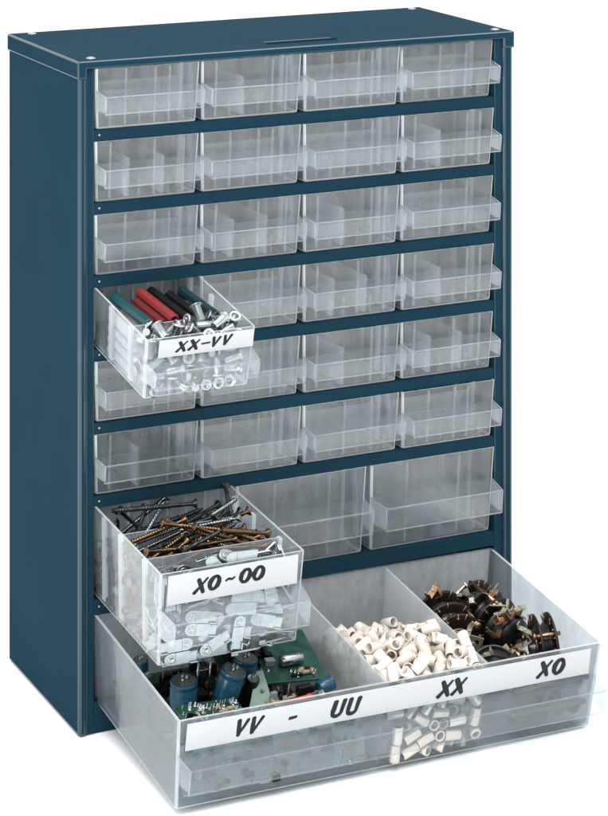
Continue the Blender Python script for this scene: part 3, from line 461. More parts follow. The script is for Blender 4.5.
BEADS = [(143.1,5.2,16.6,0.01,-3.13,-0.67),(180,5.2,10,-1.7,0.45,-1.63),(195.9,8.1,9.7,-1.13,0.62,0.27),(196,53.7,15.7,0.24,-0.41,1.02),(193.6,85,14.7,1.52,0.86,-1.48),(184.3,101.3,13.2,0.63,2.15,1.73),(195.2,5.2,19.1,-0.1,-3.02,0.69),(174.7,56.1,20.7,-0.05,0.04,1.97),(173.2,78,9.6,1.29,1.06,-1.11),(140.1,85.5,16.9,1.59,0.43,1.55),(151.9,87.9,10.2,1.61,-1.06,-0.47),(183.1,88.3,14.3,1.16,2.75,-0.03),(190.4,94.2,14.2,1.49,-0.2,-0.07),(138,103.2,3.4,-1.57,0.22,0),(173.3,95,15.8,2.41,0.37,-1.42),(176.9,105.9,10.1,-1.44,-0.2,-2.09),(140,5.3,30.4,1.57,0.19,-1.57),(166.7,7.4,19,1.6,2.27,0.02),(182.6,5.3,18.7,1.62,-1.05,-1.61),(196.1,13.7,23.5,-0.07,-0.29,1.81),(164.2,24,21.7,0.5,-0.36,-2.63),(138,51.9,16.2,-0.46,-0.46,-0.72),(167.1,61.5,32.1,-0.69,-0.32,0.44),(179,49,21.8,-1.44,0.65,1.6),(158.9,62.4,21.5,1.06,-0.17,-2.74),(165.9,64.3,24.6,-2.5,-0.32,-1.81),(175.2,63.1,23.4,3.13,-0.01,-1.17),(144.8,93.6,13.8,-0.6,2.81,-0.7),(165.8,71.2,18.5,-0.99,0.25,-2.8),(185.1,75.2,21.6,0.59,-3.03,0.12),(196,77.3,21.7,-1.71,-0.72,0.09),(137.9,99.3,10.5,1.59,-3.12,-0),(158.6,92.9,15.4,-0.5,0.79,2.8),(177.7,83.9,16.6,0.77,1.9,-0.56),(184.9,85.7,20.4,0.44,-1.97,1.17),(193.7,87.7,21.1,-1.46,1.7,-1.39),(138,113.2,12.8,3.06,0.07,0.67),(146.8,110.9,8.6,2.57,-0.45,1.48),(164.2,94.1,19.6,0.88,-0.26,-1.24),(187.4,103.1,19.1,-1.01,0.31,1.87),(151.5,5.3,31.3,-2.53,-0.14,1.77),(157.9,5.3,23.9,-0.93,-0.34,1.33),(170.8,5.4,25.5,-1.72,-0.24,-1.52),(193.3,5.2,31.3,2.49,-0.28,1.22),(137.9,17.5,30.9,-1.03,-0.39,2.92),(159.7,12.2,25.6,0.42,0.05,-1.66),(177,15,26.1,-2.8,0.11,1.39),(163.6,28.6,29.4,0.97,0.08,-0.35),(177.5,40.5,37.7,1.18,0.45,-1.25),(180.4,31.8,26.7,1.59,0.32,-0.82),(193.7,28.5,27.2,-1.61,0.41,-1.49),(144.5,38.4,23.2,0.49,-0.72,1.1),(172.7,47.3,32.1,-1.67,0.65,-2.28),(183.5,44.9,30.4,-0.45,2.57,1.63),(196,35.6,28.8,-0.4,-0.12,2.85),(138,51.4,27.6,0.56,-2.91,0.35),(154.8,65.3,31.8,-1.68,0.41,1.26),(196.1,48.8,26.1,1,1.32,-0.55),(137.9,58.4,25.1,-0.59,0.26,0.36),(154.5,69.4,25.6,0.67,1.06,0.81),(177.6,63.4,32.4,-1.56,0.23,1.71),(188.1,63.1,26.8,0.84,0.53,1.97),(196.1,60.4,23,-0.97,-0.01,-0),(157,72.8,18.7,2.62,0.26,-0.12),(167.5,74.6,24.3,0.87,0.05,-0.85),(172.2,69.4,25.4,-0.24,-0.07,1.58),(180.3,69.4,23.8,-0.9,-1.41,-0.29),(188.8,68.3,22.3,2.31,-0.05,-0.31),(153.3,85.3,19.7,-0.35,0.56,-0.93),(166.4,81.8,25.1,-3,0.46,-0.18),(172.1,80.5,19.2,0.74,-0.43,-2.81),(179.9,93.9,22.6,-2.08,0.24,-1.23),(190.4,93.7,24.1,-0.18,-0.36,2.62),(150.3,105.8,12.9,2.32,-0.43,1.86),(154,99.8,12.9,-2.4,0.58,-1.42),(185.5,110.7,15.5,-1.84,0.89,-1.06),(196.1,105.2,12.3,-0.67,-2.85,-0.35),(156.7,5.2,38.7,-2.42,-0.69,-0.94),(162.8,5.2,31.5,0.15,-2.57,-0.27),(172.5,5.3,34.6,0.21,-0.16,2.23),(181.2,5.3,32.6,1.29,0.37,-1.67),(187.8,8.1,38.5,1.75,1.3,-0.13),(196.1,11,34.2,-2.95,0.23,-0.88),(145,14.6,33.5,0.3,0.5,2.87),(157.2,24.7,36.8,0.47,1.03,2.83),(164.1,15.2,33.8,1.8,-0.78,0.3),(182.4,19,34.7,1.51,1.35,-0.25),(138,7.3,37.3,1.57,2.02,0),(147.3,24.4,32.9,2.65,1.03,0.47),(162.1,29.8,37.7,2.01,-2.2,0.19),(166.2,36.4,35.9,0.73,-0.37,-2.42),(185.8,27.7,36.2,0.06,-0.16,2.82),(196,27.6,34.9,0.08,-2.2,1.48),(138.9,27.4,33.1,-0.94,-2.85,-0.06),(169.6,47.4,39,-1.23,0.65,-0.18),(178.7,33.8,33,1.82,1.21,-0.76),(189.1,36.7,36.5,1.53,-2.82,0.01),(196.1,40.3,36.8,0.95,0,-0),(147.3,32.1,29.5,1.46,1.52,-1.55),(161.2,41.1,29.5,2.38,0.4,-1.64),(174.2,57.4,39.8,-0.1,2.35,1.61),(181.3,55.5,35.8,1.2,0.28,0.03),(193.2,48.8,32.8,1.35,-1.74,-1.01),(137.9,43.4,28.4,0.4,0.46,2.34),(153.9,60.4,27,1.4,-0.43,1.31),(154.4,72.5,35.1,-0.11,2.74,-0.49),(166.4,70.4,33.3,-2.06,-0.57,2.06),(196.1,59.8,32,1.75,-0.02,-0),(150.3,79.1,20.8,-1.58,-0.96,1.03),(147.8,94.5,21.3,-0.77,0.7,1.72),(156.9,81.9,27.6,2.94,-0.9,-0.07),(173,77.5,30.9,0.54,-0.67,-1.13),(180.8,70.6,30.7,-1.74,-1.04,-1.3),(191,73,30.4,0.45,-0.59,0.61),(144.5,101.7,19,0.46,-2.81,-0.3),(154.3,106.9,18.5,0.83,2.52,1.01),(159.2,88.5,27.2,1.05,0.67,-2.25),(171.8,89.4,24.6,-2.97,0.46,-0.03),(178.9,81.8,23.9,1.13,-0.51,-3.06),(191.9,83.5,27,0.33,0.96,1.25),(140.2,107.1,17.4,-0.02,0.52,-2.89),(153.9,113.5,15,1.36,-0.34,1.66),(163.3,111.2,15.1,2.13,1.87,0.56),(170.9,104.4,15.6,0.87,-1.29,-2.53),(193,110.7,19.4,-0.17,1.08,-3.06),(191.4,112.4,6.1,-0.16,3,-1.35),(138,18,40.3,0.64,-0.44,0.52),(154.5,12.3,34.9,0.84,-1.06,2.2),(164.6,20,41,-2.04,0.02,-0.89),(175.6,5.3,45.2,-0.21,0.15,-0.97),(186.9,5.3,45.3,1.59,-0.28,1.56),(196,6.7,44.4,-0.13,-2.88,-1.1),(138.2,33.3,40,2.59,0.27,0.32),(145.3,36.6,34.6,-2.75,-1.02,0.27),(151.2,33.8,38,1.05,-0.71,2.95),(174,14.9,35.4,-1.87,-2.09,-0.02),(179.4,11,40.3,0.7,2.02,0.46),(193.8,17.2,44,0.7,0.7,1.8),(138,35.4,29.1,-0.08,-2.54,1.72),(153,45.5,34.4,-0.65,0.49,-2.92),(168.9,33.1,43.3,2.35,-0.1,-0.85),(174.3,25,36,-2.17,-1.07,-1.22),(186.6,20.3,40.6,-2.05,-0.89,-0.79),(196,23.5,40.4,0.59,-0.79,-2.33),(152.3,54.9,30.9,0.58,-0.23,-2.39),(160,45.2,35.3,-2.46,0.4,-0.82),(164.2,48,43.2,0.62,-2.49,-0.18),(187.4,48.3,39.4,1.79,1.4,-1.01),(193.4,33.5,42.9,1.82,-1.13,1.3),(144.8,57.1,31.6,-1.37,0.11,-3.1),(155.5,59.7,39.3,0.48,-0.56,0.41),(158.2,53.9,35.5,-0.25,0.71,-2.21),(166.9,57.6,38.7,0.76,0.45,2.47),(178.6,65.1,39.3,-1.93,0.07,0.8),(195,53.9,41.1,-0.2,-0.6,-0.87),(138.2,63.9,32.2,0.01,0.93,-1.57),(146.6,69.3,31.4,-1.22,-0.64,-0.45),(148.3,76.8,41.8,-1.91,-0.18,2.05),(164.6,67.1,39,-2.03,0.27,1.72),(189.5,63.1,36.7,1.17,-0.26,1.01),(196,69.4,39.7,-0.55,-0.35,-0.51),(141.4,73.3,27,-0.88,-0.92,0.85),(149.2,78.3,27.6,-1.55,-0.51,0.92),(150.4,81.6,34.5,1.55,1.1,-0.33),(161.9,79.9,32.4,1.23,3.1,-0.37),(177.4,74.7,36.4,-0.02,-1.33,0.28),(188.2,78.4,34.3,-1.16,-0.74,1.7),(139.9,82.4,23.9,-1.56,2.94,0.05),(147.1,88.8,25.3,-0.18,-0.92,-0.29),(154.8,98,22.8,0.9,-0.84,0.97),(171.9,98,24.5,-2.94,0.66,0.57),(163,93.2,30.7,-2.44,0.21,-1.37),(182.4,81.6,30.5,-2.57,-0.94,-0.73),(138,111.6,25.9,0.54,0.8,-0.88),(137.9,94.3,22,0.85,-0.76,0.54),(161.2,100.4,15.4,-2.42,0.4,-1.6),(162.5,114.4,23.6,0.37,-2.39,-0.42),(174.7,113.4,14.7,-0.57,0.73,2.3),(196.1,98.1,22.3,-0.03,-0.12,1.8),(137.9,12.7,47.7,-0.76,-0.32,-0.32),(143.9,5.2,44.2,-2.56,0.6,0.86),(145.9,9.5,38.5,0.3,2.6,-1.13),(152.7,14.6,49.8,-0.37,2.43,0.64),(155.7,12.2,42.6,-0.85,1.05,-0.91),(167.1,12,42.2,0.39,2.56,0.85),(138,27.6,44,-0.45,-0.45,-0.74),(146.4,19.6,45.9,-1.09,-0.38,-0.91),(147.7,21.9,39.5,-1.1,0.7,0.97),(156.9,22.6,43.8,-1.98,0.6,1.95),(170.8,19.2,44.9,-0.67,2.54,-1.42),(190.4,22,50.2,-0.81,-1.08,-1.13),(138.6,42.7,40.4,-0.04,-0.1,-2.56),(147.8,39.9,43,2.63,0.15,-0.9),(155.3,31.6,43.7,-1.58,0.91,2.04),(174.9,25,43,-1.29,0.27,1.34),(179.1,21.6,48.5,2.21,-0.9,-0.44),(187.3,26.2,45.1,1.4,0.23,-1.49),(155.8,43,44,1.03,1.99,-0.19),(163.9,38.6,45.6,-0.86,-0.39,2.81),(170.3,43,46.4,-2.49,-0,-2.15),(176.9,31.9,41.8,0.01,0.13,-1.64),(196,36.6,48.8,-2.06,0.3,-0.16),(149.4,49.3,39.3,-0.65,0.59,-2.95),(151.3,51.9,46.4,-0.42,2.49,0.59),(160.6,54,44.5,-2.45,0.31,-1.21),(175.8,47.8,44.3,-3.1,-0.8,-0.69),(193.2,43.9,42.8,-1.31,0.88,2.02),(192.5,59.3,47.8,1.15,-0.17,1.36),(138,54,38.5,0.58,-0.36,0.49),(147.1,64.4,37.3,-0.8,1.88,-1.88),(150.7,67.3,42.7,-0.88,-1.21,-0.13),(156.9,70.2,44.2,2.55,0.33,1.37),(172.6,66.8,44,1.25,1.44,-0.05),(188.8,68.9,41.1,-0.72,3.04,-0.13),(139.2,74.1,36.8,0.62,0.79,2.67),(145,93.5,35.6,-0.2,2.31,-0.29),(147.3,86,40,1.2,0.22,0.23),(158.6,77.4,38.1,1.33,-0.18,0.97),(184.1,57.9,41.7,0.67,-0.82,-0.19),(196,77.1,38.5,-0.05,-0.64,-1.5),(137.9,83,30.6,1.57,2.24,0),(143.7,83.6,34.4,0.42,0.8,-1.43),(150,98.7,27.7,-1.79,0.74,-0),(169.9,92.7,32.9,0.66,0.8,-1.44),(167,85.9,38.5,0.97,0.99,0.58),(174.6,87.2,33.2,1.54,0.17,2.56),(146.5,114.1,20.9,2.77,0.75,-0.42),(161.4,102.2,24.1,-2.8,0.94,-0.74),(167.2,106,21.9,1.59,0.66,0.29),(178.4,101.3,21.3,-0.36,0.41,-0.84),(181.2,114.1,21,2.46,-0.1,-1.57),(187.2,99.2,26.7,-1.11,-0.84,1.92),(145,13.8,50.5,-1.03,-0.26,-0.1),(149.1,5.2,51.9,0.76,0,-1.57),(164.5,5.3,41.7,0.91,-0.31,-1.34),(180.9,5.3,53.4,-0.62,1.3,2.51),(188.7,10.7,49.7,-0.35,-0.77,2.61),(196,14.4,51.4,0.78,-2.45,0.57),(143.7,30.4,51.5,-2.44,-0.25,-1.93),(139.8,8.1,52.5,2.41,-0.53,-0.78),(154.2,19.8,55.1,-2.28,0.35,0.91),(161,12.3,51.7,2.55,-0.34,1.3),(171,28.3,52.9,2.53,0.97,0.96),(184.3,31.1,50.3,0.88,-0.26,0.58),(140.2,36.6,48.5,-1.63,-0.39,-1.55),(152.6,35.6,50.9,-1.83,0.71,-0.72),(156.4,25.8,51.8,2.44,0.24,-1.55),(164.6,26,48.5,0.41,0.83,-1.09),(183.8,38.8,42.6,1.05,0.09,2.93),(196,23.9,57.2,2.21,-0.41,-0.29),(141.9,45.1,49,-1.46,-0.26,1.87),(161.3,31.6,52.4,1.97,-0.19,-1.94),(173.1,38.7,52.1,0.5,2.52,-1.54),(179.3,53.6,48.4,1.32,-1,-2.38),(178.1,40.8,47.8,0.82,0.8,2.43),(187.6,36.7,53,-3.08,-1.11,-0.36),(140.9,51.8,50.5,2.49,0.99,-0.57),(158.1,43.6,50.9,2.12,0.18,1.19),(163.7,54.7,51.3,0.8,-1.1,0.81),(169.9,55,48,-0.17,-2.33,-0.87),(189.2,51.5,46,1.12,-0.42,1.11),(188.2,43.4,50.9,-1.32,0.1,1.35),(138,64,40.8,-0.97,-3.02,-0.08),(145.3,54.3,42.1,-0.08,-2.42,-1.82),(144.9,60.1,46.4,0.65,-0.76,-0.43),(162.2,63.5,44.8,2.46,0.96,-0.24),(188.7,55.2,51.9,-1.19,-2.5,0.95),(196,65.5,45.9,-0.05,-2.5,1.64),(141.9,68.7,44.6,0.65,1.28,-0.34),(137.9,87.7,39.6,3.14,0,1.37),(161.1,82.8,41.7,1.36,0.72,0.84),(167.5,106.3,30.7,1.03,-0.83,-2.49),(182.9,72.7,41.6,1.19,-0.67,2.79),(192.1,86.3,36.5,1.76,-1.06,-1.77),(138,102,31.6,-0.58,0.79,-2.31),(147.8,100.4,34.8,-0.25,0.9,-0.55),(158.5,107.9,28.3,-1.09,-0.19,-1.61),(177.3,101.5,31.9,1.05,-2.35,1.28),(155.1,101.7,31.7,-1.27,0.04,0.49),(183.7,88.6,31,-0.26,3.04,-0.01),(141,96.6,27.8,-2.58,-0.89,0.74),(147.4,107.9,28.1,-0.69,-0.03,1.39),(174.5,106.9,23.8,-0.51,0.52,2.89),(184.8,107.1,26.8,0.85,0.27,-1.39),(193,92,32.6,-0.55,-1.19,0.25),(196,107.7,24.8,0.95,-2.47,0.42),(156.3,5.4,57.4,0.8,0.17,1.42),(156.3,35.7,56.9,-0.22,-1.29,1.08),(158.4,5.3,48.6,0.51,-0.37,2.15),(169.5,6.3,50,0.31,0.21,1.6),(180.7,11.9,49.4,0.02,0.38,0.23),(187.4,13.2,56.5,-2.01,0.82,-1.17),(141,23,51.2,2.21,-0.51,-1.79),(173.8,114.1,26.7,2.17,-0.33,1.42),(166.1,17.1,53.6,1.16,0.97,-2.47),(173.6,13.1,49.9,0.28,0.45,1.19),(189.6,112,29.9,-0.22,1.05,-1.58),(185,21.1,54.7,2.66,1.16,0.57),(143.7,40.5,53.9,-0.96,1.95,-0.77),(155.9,114.7,27,-3.05,0.82,0.22)]
BEADS_BELOW = [(142.2,5.3,5.6,0,0.01,0),(152.1,5.3,5.2,-1.09,0.61,-1.28),(161.4,8.3,3.4,-1.57,-2.02,0.52),(171,8,4.3,1.34,0.7,-2.47),(178.9,10.7,5.3,1.98,0.21,1.11),(196,15.5,5.1,-1.21,0.21,0.08),(145,11.8,5.5,0,-0,-2.69),(152.7,14.7,3.4,-1.74,-1.57,0),(160.6,23.7,3.5,1.57,1.02,1.65),(170.6,18,6.4,0.59,0.42,1.2),(182.3,20.1,5.8,-0.88,-0.55,-1.25),(189.3,19.1,3.4,-1.33,1.57,-0.06),(141.4,18.9,3.4,1.57,-0.22,-1.6),(149,31.4,3.4,-1.57,1.12,0.21),(162.7,31.9,3.4,-1.57,-0.67,-1.8),(170.9,27.3,3.4,-1.8,-1.57,0),(181,26.7,3.4,1.57,-1.12,-1.25),(190.2,32.4,5.5,3.14,-0,-0.75),(138,38.9,3.4,-1.57,-0.22,0),(151.2,41.1,3.4,-1.57,-0.67,-1.36),(160.7,40,5.5,0,-3.14,0.34),(166.1,44.3,5.5,3.14,-0,-1.02),(175.2,43.8,5.8,1,-0.19,-2.3),(185.9,38,3.4,-1.57,1.13,-0.75),(143.8,58,3.4,1.57,-0.22,0.22),(153.1,49.7,6.3,-0.07,0.28,1.07),(159.5,46.7,5.5,-0,-0,1.26),(169.5,52.6,3.4,1.57,0.22,2.73),(181.6,47.1,5.5,3.14,0,0.8),(191.5,51.8,3.4,-1.57,-2.02,-0.6),(142.4,66.9,5.5,-0,0,0.3),(150.8,61.2,3.4,-1.57,-1.12,0.12),(160.1,54,3.5,1.57,1.06,-1.92),(177.9,61.5,3.4,-1.57,1.12,-1.92),(185.5,55.4,3.5,1.57,1.1,-0.6),(196,60.2,5.5,-3.14,-0,1.3),(140,74.1,3.4,1.57,-1.12,1.57),(158.2,69.4,3.5,1.57,-0.6,1.25),(166.5,66,5.5,-0,-0,-1.8),(175.1,70.4,3.4,-1.57,0.67,1.69),(186.6,76.3,3.4,1.57,1.12,-0.59),(193,69.6,3.4,-1.57,-2.02,0.98),(151.7,90.2,3.4,1.57,-1.12,-0.79),(165.1,84.8,4.7,1.25,-0.65,2.57),(173.1,83.5,3.4,-1.57,0.22,-0.58),(181.8,84.2,5.2,1.92,0.01,-0.26),(189.6,86.8,5.7,-0.02,0.05,0.62),(196.1,84.2,5.5,0,-0,0.9),(138,91.7,3.5,1.57,-1.44,0),(154.8,105,3.4,1.57,2.47,0.58),(163.2,109.2,3.4,1.57,0.22,0.41),(174,104.2,3.5,1.57,-1.52,1.37),(185.2,94.2,6.4,0.17,-2.8,1.55),(193.7,93.4,3.4,-1.57,-1.57,0.52),(138,11.3,9.6,-3.03,0.25,-1.14),(161.8,5.2,10.5,1.14,0.42,1.38),(189,9.3,5.5,0,3.14,-0.89),(140.4,23,9.1,1.52,-0.17,1.46),(149.2,20.8,9.3,0.89,0.3,-0.4),(156,14.2,9.8,1.53,3.1,0.01),(163.7,16.9,9.2,-1.08,1.11,0.71),(177.2,19.1,12.5,1.12,-0.88,0.18),(193,16.7,12.4,0.38,-2.16,-0.67),(141.2,30,5.5,3.14,0,0.22),(159,25,10.3,1.41,-1,-1.11),(171.3,25.5,12.4,0.01,-0.02,2.44),(180.2,28.8,10,1.65,0.13,-1.4),(189.2,26.3,13.4,1,2.89,-0.17),(196.1,25.8,6.5,-0.54,-0.25,2.75),(146.5,46.8,6.4,-0.35,2.47,1.86),(152.7,30.1,9.7,2.68,-0.81,0.83),(164.8,33.5,10.7,-2.11,-0.98,-1.03),(172.8,36.3,6.5,-2.64,-0.03,1),(179.8,39.8,10.6,-0.89,0.12,0.93),(188.5,41.6,11.7,2.04,-0.25,0.24),(138,50.6,6.2,-1.65,2.81,-0.03),(153.2,55.8,13.9,1.73,-1.13,1.57),(163.1,47.7,14.9,-1.18,-2.19,-0.06),(169.1,51.8,12.5,0.04,-0.07,2.26),(177.1,53.7,8.9,-2.57,0.42,-0.91),(193.5,47.6,9.1,-0.24,-1.11,-0.6),(144.3,60.1,10.3,1.66,1.12,1.81),(157.8,62.2,5.5,-0,3.14,-1.01),(167.2,58.9,8.9,-1.99,-0.03,1.5),(176.4,62.8,12.4,-0,0.01,0.92),(185.4,61,10.2,1.6,0.17,-1.92),(138,73.3,12,-0.5,2.18,0.98),(150,73.2,3.5,1.57,-0.45,-0.32),(162.5,75.3,3.5,1.57,-0.15,1.25),(178.9,71.7,10.3,0.49,1.57,-1.57),(186.7,65.4,3.5,1.57,0.93,0.98),(196.1,74.2,8,-2.19,0.38,-0.25),(137.9,82.7,5.5,0,0,2.24),(144.8,81.3,5.5,-0,-0,0.92),(155.2,84.1,4.5,1.11,-2.07,-0.32),(174.6,90.9,9.9,2.44,0.99,-0.58),(187.3,77.5,10.3,1.57,-0.67,0.45),(141.8,89.2,9.2,-0.45,2.21,-0.79),(175.2,111.2,3.5,-1.57,0.7,-1.78),(166.5,96.9,7,-0.82,-0.43,2.35),(176.5,96.6,6.1,-0.14,2.23,-1.16),(196,94.4,10,1.76,-2.84,-0.06),(138,19.1,15,0.92,1.11,2.55),(140,11.3,23,-2.79,0.13,-0.53),(153,5.3,14.3,-1.05,0.53,-1.29),(171.1,7.5,11.6,-1.5,1.91,0.06),(182.5,12.1,16.3,-0.53,-0.3,-0.38),(139.9,44.9,17.8,2.92,-0.58,-0.66),(140.9,40.1,10.1,1.69,0.03,2.26),(147.3,13.5,14.5,1.67,0.74,1.36),(160.9,13.7,14.7,2,-1.03,-0.12),(180.7,20.2,21.6,2,0.78,-1.64),(183.3,23.1,15.8,-1.2,-0.46,-0.03),(152.3,40.9,10.9,1.51,2.32,-0.76),(157.2,29.9,18.6,2.77,-1.09,-0.21),(169.8,18.2,15.8,0.35,-0.74,2.71),(171.1,27.3,22.1,-1.89,2.07,-0.24),(178.1,32.3,16.7,-0.14,-2.56,-1.44),(189.3,22.5,19.2,-0.5,0.97,1.24),(149.5,45.4,16.5,-0.22,1.86,1.54),(156.4,36.7,14.7,-0.5,-0.94,-1.24),(171.1,39,15.1,-0.45,-0.56,2.84),(175.2,44.1,17.1,-0.65,-0.28,-2.96),(184.3,37.7,15.6,0.77,-2.24,1.05),(196,31.6,14.9,0.7,-0.42,-2.69),(144.2,53.6,13.3,-0.1,-0.67,-1.38),(154.7,51,20.3,-0.38,0.21,1.07),(164.3,54.5,23.1,0.61,-2.59,0.09),(170.1,50.7,23.4,0.04,-0.07,2.22),(183.3,52.3,14.5,-1.61,-1.47,-0.2),(196.1,43.9,14.7,0.49,1.12,2.11),(140.8,64.5,15.3,-1.73,0.28,-1.35),(159.5,64.1,14.5,1.57,0.22,1.82),(165.1,57.7,15.4,0.94,-2.45,-0.88),(186.6,61,17.1,-1.64,1.18,1.25),(193.9,68.2,16.8,-1.32,2.4,0.68),(140.9,78.6,16.2,2.04,0.67,1.86),(151.3,75.4,10.5,1.32,-1.06,-1.16),(160.8,74.2,10.5,1.43,-1.08,0.31),(186.7,67.8,12.5,-0.87,-0.43,0.93),(193.1,77.9,15.4,2.08,-0.56,1.4),(159.7,86.4,12.9,-2.58,-0.87,-0.4),(170.4,86.1,13.9,2.16,-0.59,0.2),(148.4,96.9,5.2,-0.94,0.93,-0.47),(160.8,94.9,3.4,1.57,0.21,0.28),(190.4,102.2,3.4,1.57,-0.67,-1.15),(151.9,8.6,20.5,-1.56,0.49,2.21),(173.6,8.9,17.9,-1.8,1.46,-0.23),(189.7,10.6,22.6,-2.81,-0.5,1.07),(142,18.8,23.4,-0.27,-2.58,0.09),(149.5,18.8,19.2,-2.03,-1.04,1.16),(156.9,21.1,20,-0.62,-0.29,-2.73),(165.3,17.5,24.5,2.39,0.28,1.58),(182.1,24.1,27.8,1.38,0.75,-0.98),(141.6,28.3,14.6,1.57,0.5,1.29),(153.6,26.4,24.5,-2.67,1.45,0.46),(172.2,37.4,30.3,-0.11,-0.37,-1.89),(186.7,32.2,20.9,-1.34,-0.05,-1.44),(195.9,25,18.5,-0.15,0.69,1.38),(142.4,35.5,15.5,0.31,-0.92,-0.73),(150.8,36.4,20.5,0.58,0.32,1.38),(165.1,36.2,17.8,2.05,1.69,0.62),(167.3,44,23.5,-1.07,0.4,1.09),(177.5,38.6,23.8,0.83,0.59,2.57),(192.4,39.5,19.6,-0.8,-1.12,-2.11),(146.2,53.4,23.1,1.08,0.01,2.68),(157,44.4,21.5,0.79,2.49,1.12),(187.3,43.5,23.4,-1.95,0.79,-1.06),(138,70.3,21.7,0.75,0.83,-0.67),(151.7,60.2,19.4,0.96,-0.83,0.95),(184.6,56.1,21.5,-0.36,-1.35,-0.1),(151.3,68.3,10.5,-0.6,-1.56,0.76),(170.3,67.3,14.5,-1.85,-0.37,-0.17),(163,81.2,16.4,2.06,2.08,-0.52),(144.9,103.7,6.4,0.2,2.44,1.85),(157.9,109.7,8.6,1.43,0.94,0.41),(149.4,12.2,25.8,1.04,-0.86,2.2),(182,9,25.9,-1.49,-0.14,-0.49),(153.1,20.5,28.8,0.55,-2.49,-0.59),(172,27.8,30.1,0.22,-1.07,-1.22),(188.1,18.3,27.8,2.6,-0.43,0.76),(140.6,30.5,21.2,1.22,1.84,1.29),(157.1,30.9,30.1,-0.75,3.12,-0.24),(162.4,36.6,24.2,1.89,-0.21,-1.61),(189.5,39.1,29.1,2.28,1.84,0.02),(146.6,45.1,27.1,1.78,-0.01,0.75),(176.1,53.4,31.1,0.21,0.85,2.51),(185.7,52.7,27.6,1.9,0.02,0.71),(144.5,64.1,22,0.7,-1.03,-2.59),(147.1,72,17.5,3.06,-1.36,0.05),(177.8,71.7,17.2,-1.57,-2.79,-0.18),(167.2,110.6,9.5,-1.1,1.85,0.42),(184.9,109.6,6.3,2.23,0.23,0.6),(170.4,14.1,28.2,2.01,0.01,-0.05),(193.7,18.6,31.9,-0.8,0.06,2.4),(141.8,25.4,25.8,1.47,0.41,-1.56),(162.6,51.1,29,-0.42,-0.79,-1.92),(189.1,56.8,33.2,0.18,-2.41,-1.86),(155.2,38.3,32,-0.94,0.14,-2.05),(143.8,46.5,35.8,2.04,0.08,0.57)]

def place(o, X, r):
    o.matrix_world = X @ Matrix.Translation((r[0] * S, r[1] * S, r[2] * S)) @ Euler(r[3:6]).to_matrix().to_4x4()
def scatter(protos, X, rows, label, cat, group, pick=None):
    used = set()
    for i, r in enumerate(rows):
        k = pick(i) if pick else 0
        o = protos[k]
        if k in used: o = o.copy(); C.objects.link(o)
        used.add(k)
        place(o, X, r)
        tag(o, label[k] if isinstance(label, (list, tuple)) else label, cat, group[k] if isinstance(group, (list, tuple)) else group)

# cream tubes
BEAD_PROFILE = [(0, 3.15), (.25, 3.4), (10.3, 3.22), (10.6, 3.05), (10.6, 2.6), (10.2, 2.45), (.4, 2.55), (0, 2.75)]
m = MB(); m.lathe((0, 0, -5.3), (0, 0, 1), BEAD_PROFILE, 20, closed=True)
scatter([m.build('plastic_tube', M['bead'])], BDX, BEADS, 'short cream white plastic tube in the heap filling the middle compartment', 'tube', 'cream plastic tubes in the bottom drawer')
m = MB()
for r in BEADS_BELOW:
    q = Euler(r[3:6]).to_matrix() @ Vector((0, 0, 1)); m.lathe(Vector(r[:3]) - q * 5.3, q, BEAD_PROFILE, 10, closed=True)
o = m.build('plastic_tubes', M['bead']); o.matrix_world = BDX
tag(o, 'cream plastic tubes buried deep under the heap in the middle compartment', 'tubes', None, 'stuff')

# silver fasteners: flanged, hollow, knurled below the flange
m = MB(); pr = [(0, 2.2), (.3, 2.75)]
m.lathe((0, 0, -5.75), (0, 0, 1), [(0, 1.9), (.3, 2.4), (4, 2.5), (4.3, 2.75), (9.9, 2.75), (10.0, 3.9), (10.4, 4.15), (11.1, 4.15), (11.5, 3.8), (11.5, 2.1), (11.1, 1.85), (6, 1.75), (5.8, 0)], 18)
fa = m.build('rivet_nut', M['steel'])
m = MB(); m.lathe((0, 0, -5.75), (0, 0, 1), [(0, 2.2), (.4, 2.65), (10.5, 2.65), (10.6, 3.8), (10.9, 4.1), (11.4, 3.3), (11.5, 1.6), (10.7, 1.4), (10.6, 0)], 18)
fb = m.build('rivet_nut', M['tab'])
scatter([fa, fb], SMX, FAST, ['bright silver flanged rivet nut in the front compartment of the small open drawer', 'paler silver flanged rivet nut with small bore in the same small open drawer'], 'fastener', ['bright rivet nuts in the small drawer', 'pale rivet nuts in the small drawer'], lambda i: 1 if i % 3 == 0 else 0)

# screws
def screw_mesh(name, l, r, hr, mat, plain):
    m = MB(); p = [(0, 0.05), (3.5, r * .8)]
    t = 3.5; z1 = l - 3 - plain
    while t < z1:
        p += [(t, r * .72), (t + .75, r * 1.12), (t + .95, r * 1.12)]; t += 1.75
    p += [(z1 + .5, r * .8), (l - 3, r * .8), (l - .5, hr), (l, hr * .97), (l + .02, hr * .5), (l - 1.0, hr * .3), (l - 1.1, 0)]
    m.lathe((0, 0, -l / 2), (0, 0, 1), p, 10)
    return m.build(name, mat)
scatter([screw_mesh('wood_screw', 40, 1.5, 3.1, M['bronze'], 9), screw_mesh('wood_screw', 40, 1.45, 3.0, M['blackscrew'], 12), screw_mesh('wood_screw', 40, 1.45, 3.0, M['greyscrew'], 5)], MDX, BRASS,
    ['bronze coloured wood screw in the middle compartment of the screw drawer', 'black shorter wood screw among the bronze ones in the screw drawer', 'grey shorter wood screw among the bronze ones in the screw drawer'], 'screw',
    ['bronze screws', 'black short screws', 'grey short screws'], lambda i: [0, 0, 1, 0, 2, 0, 0][i % 7])
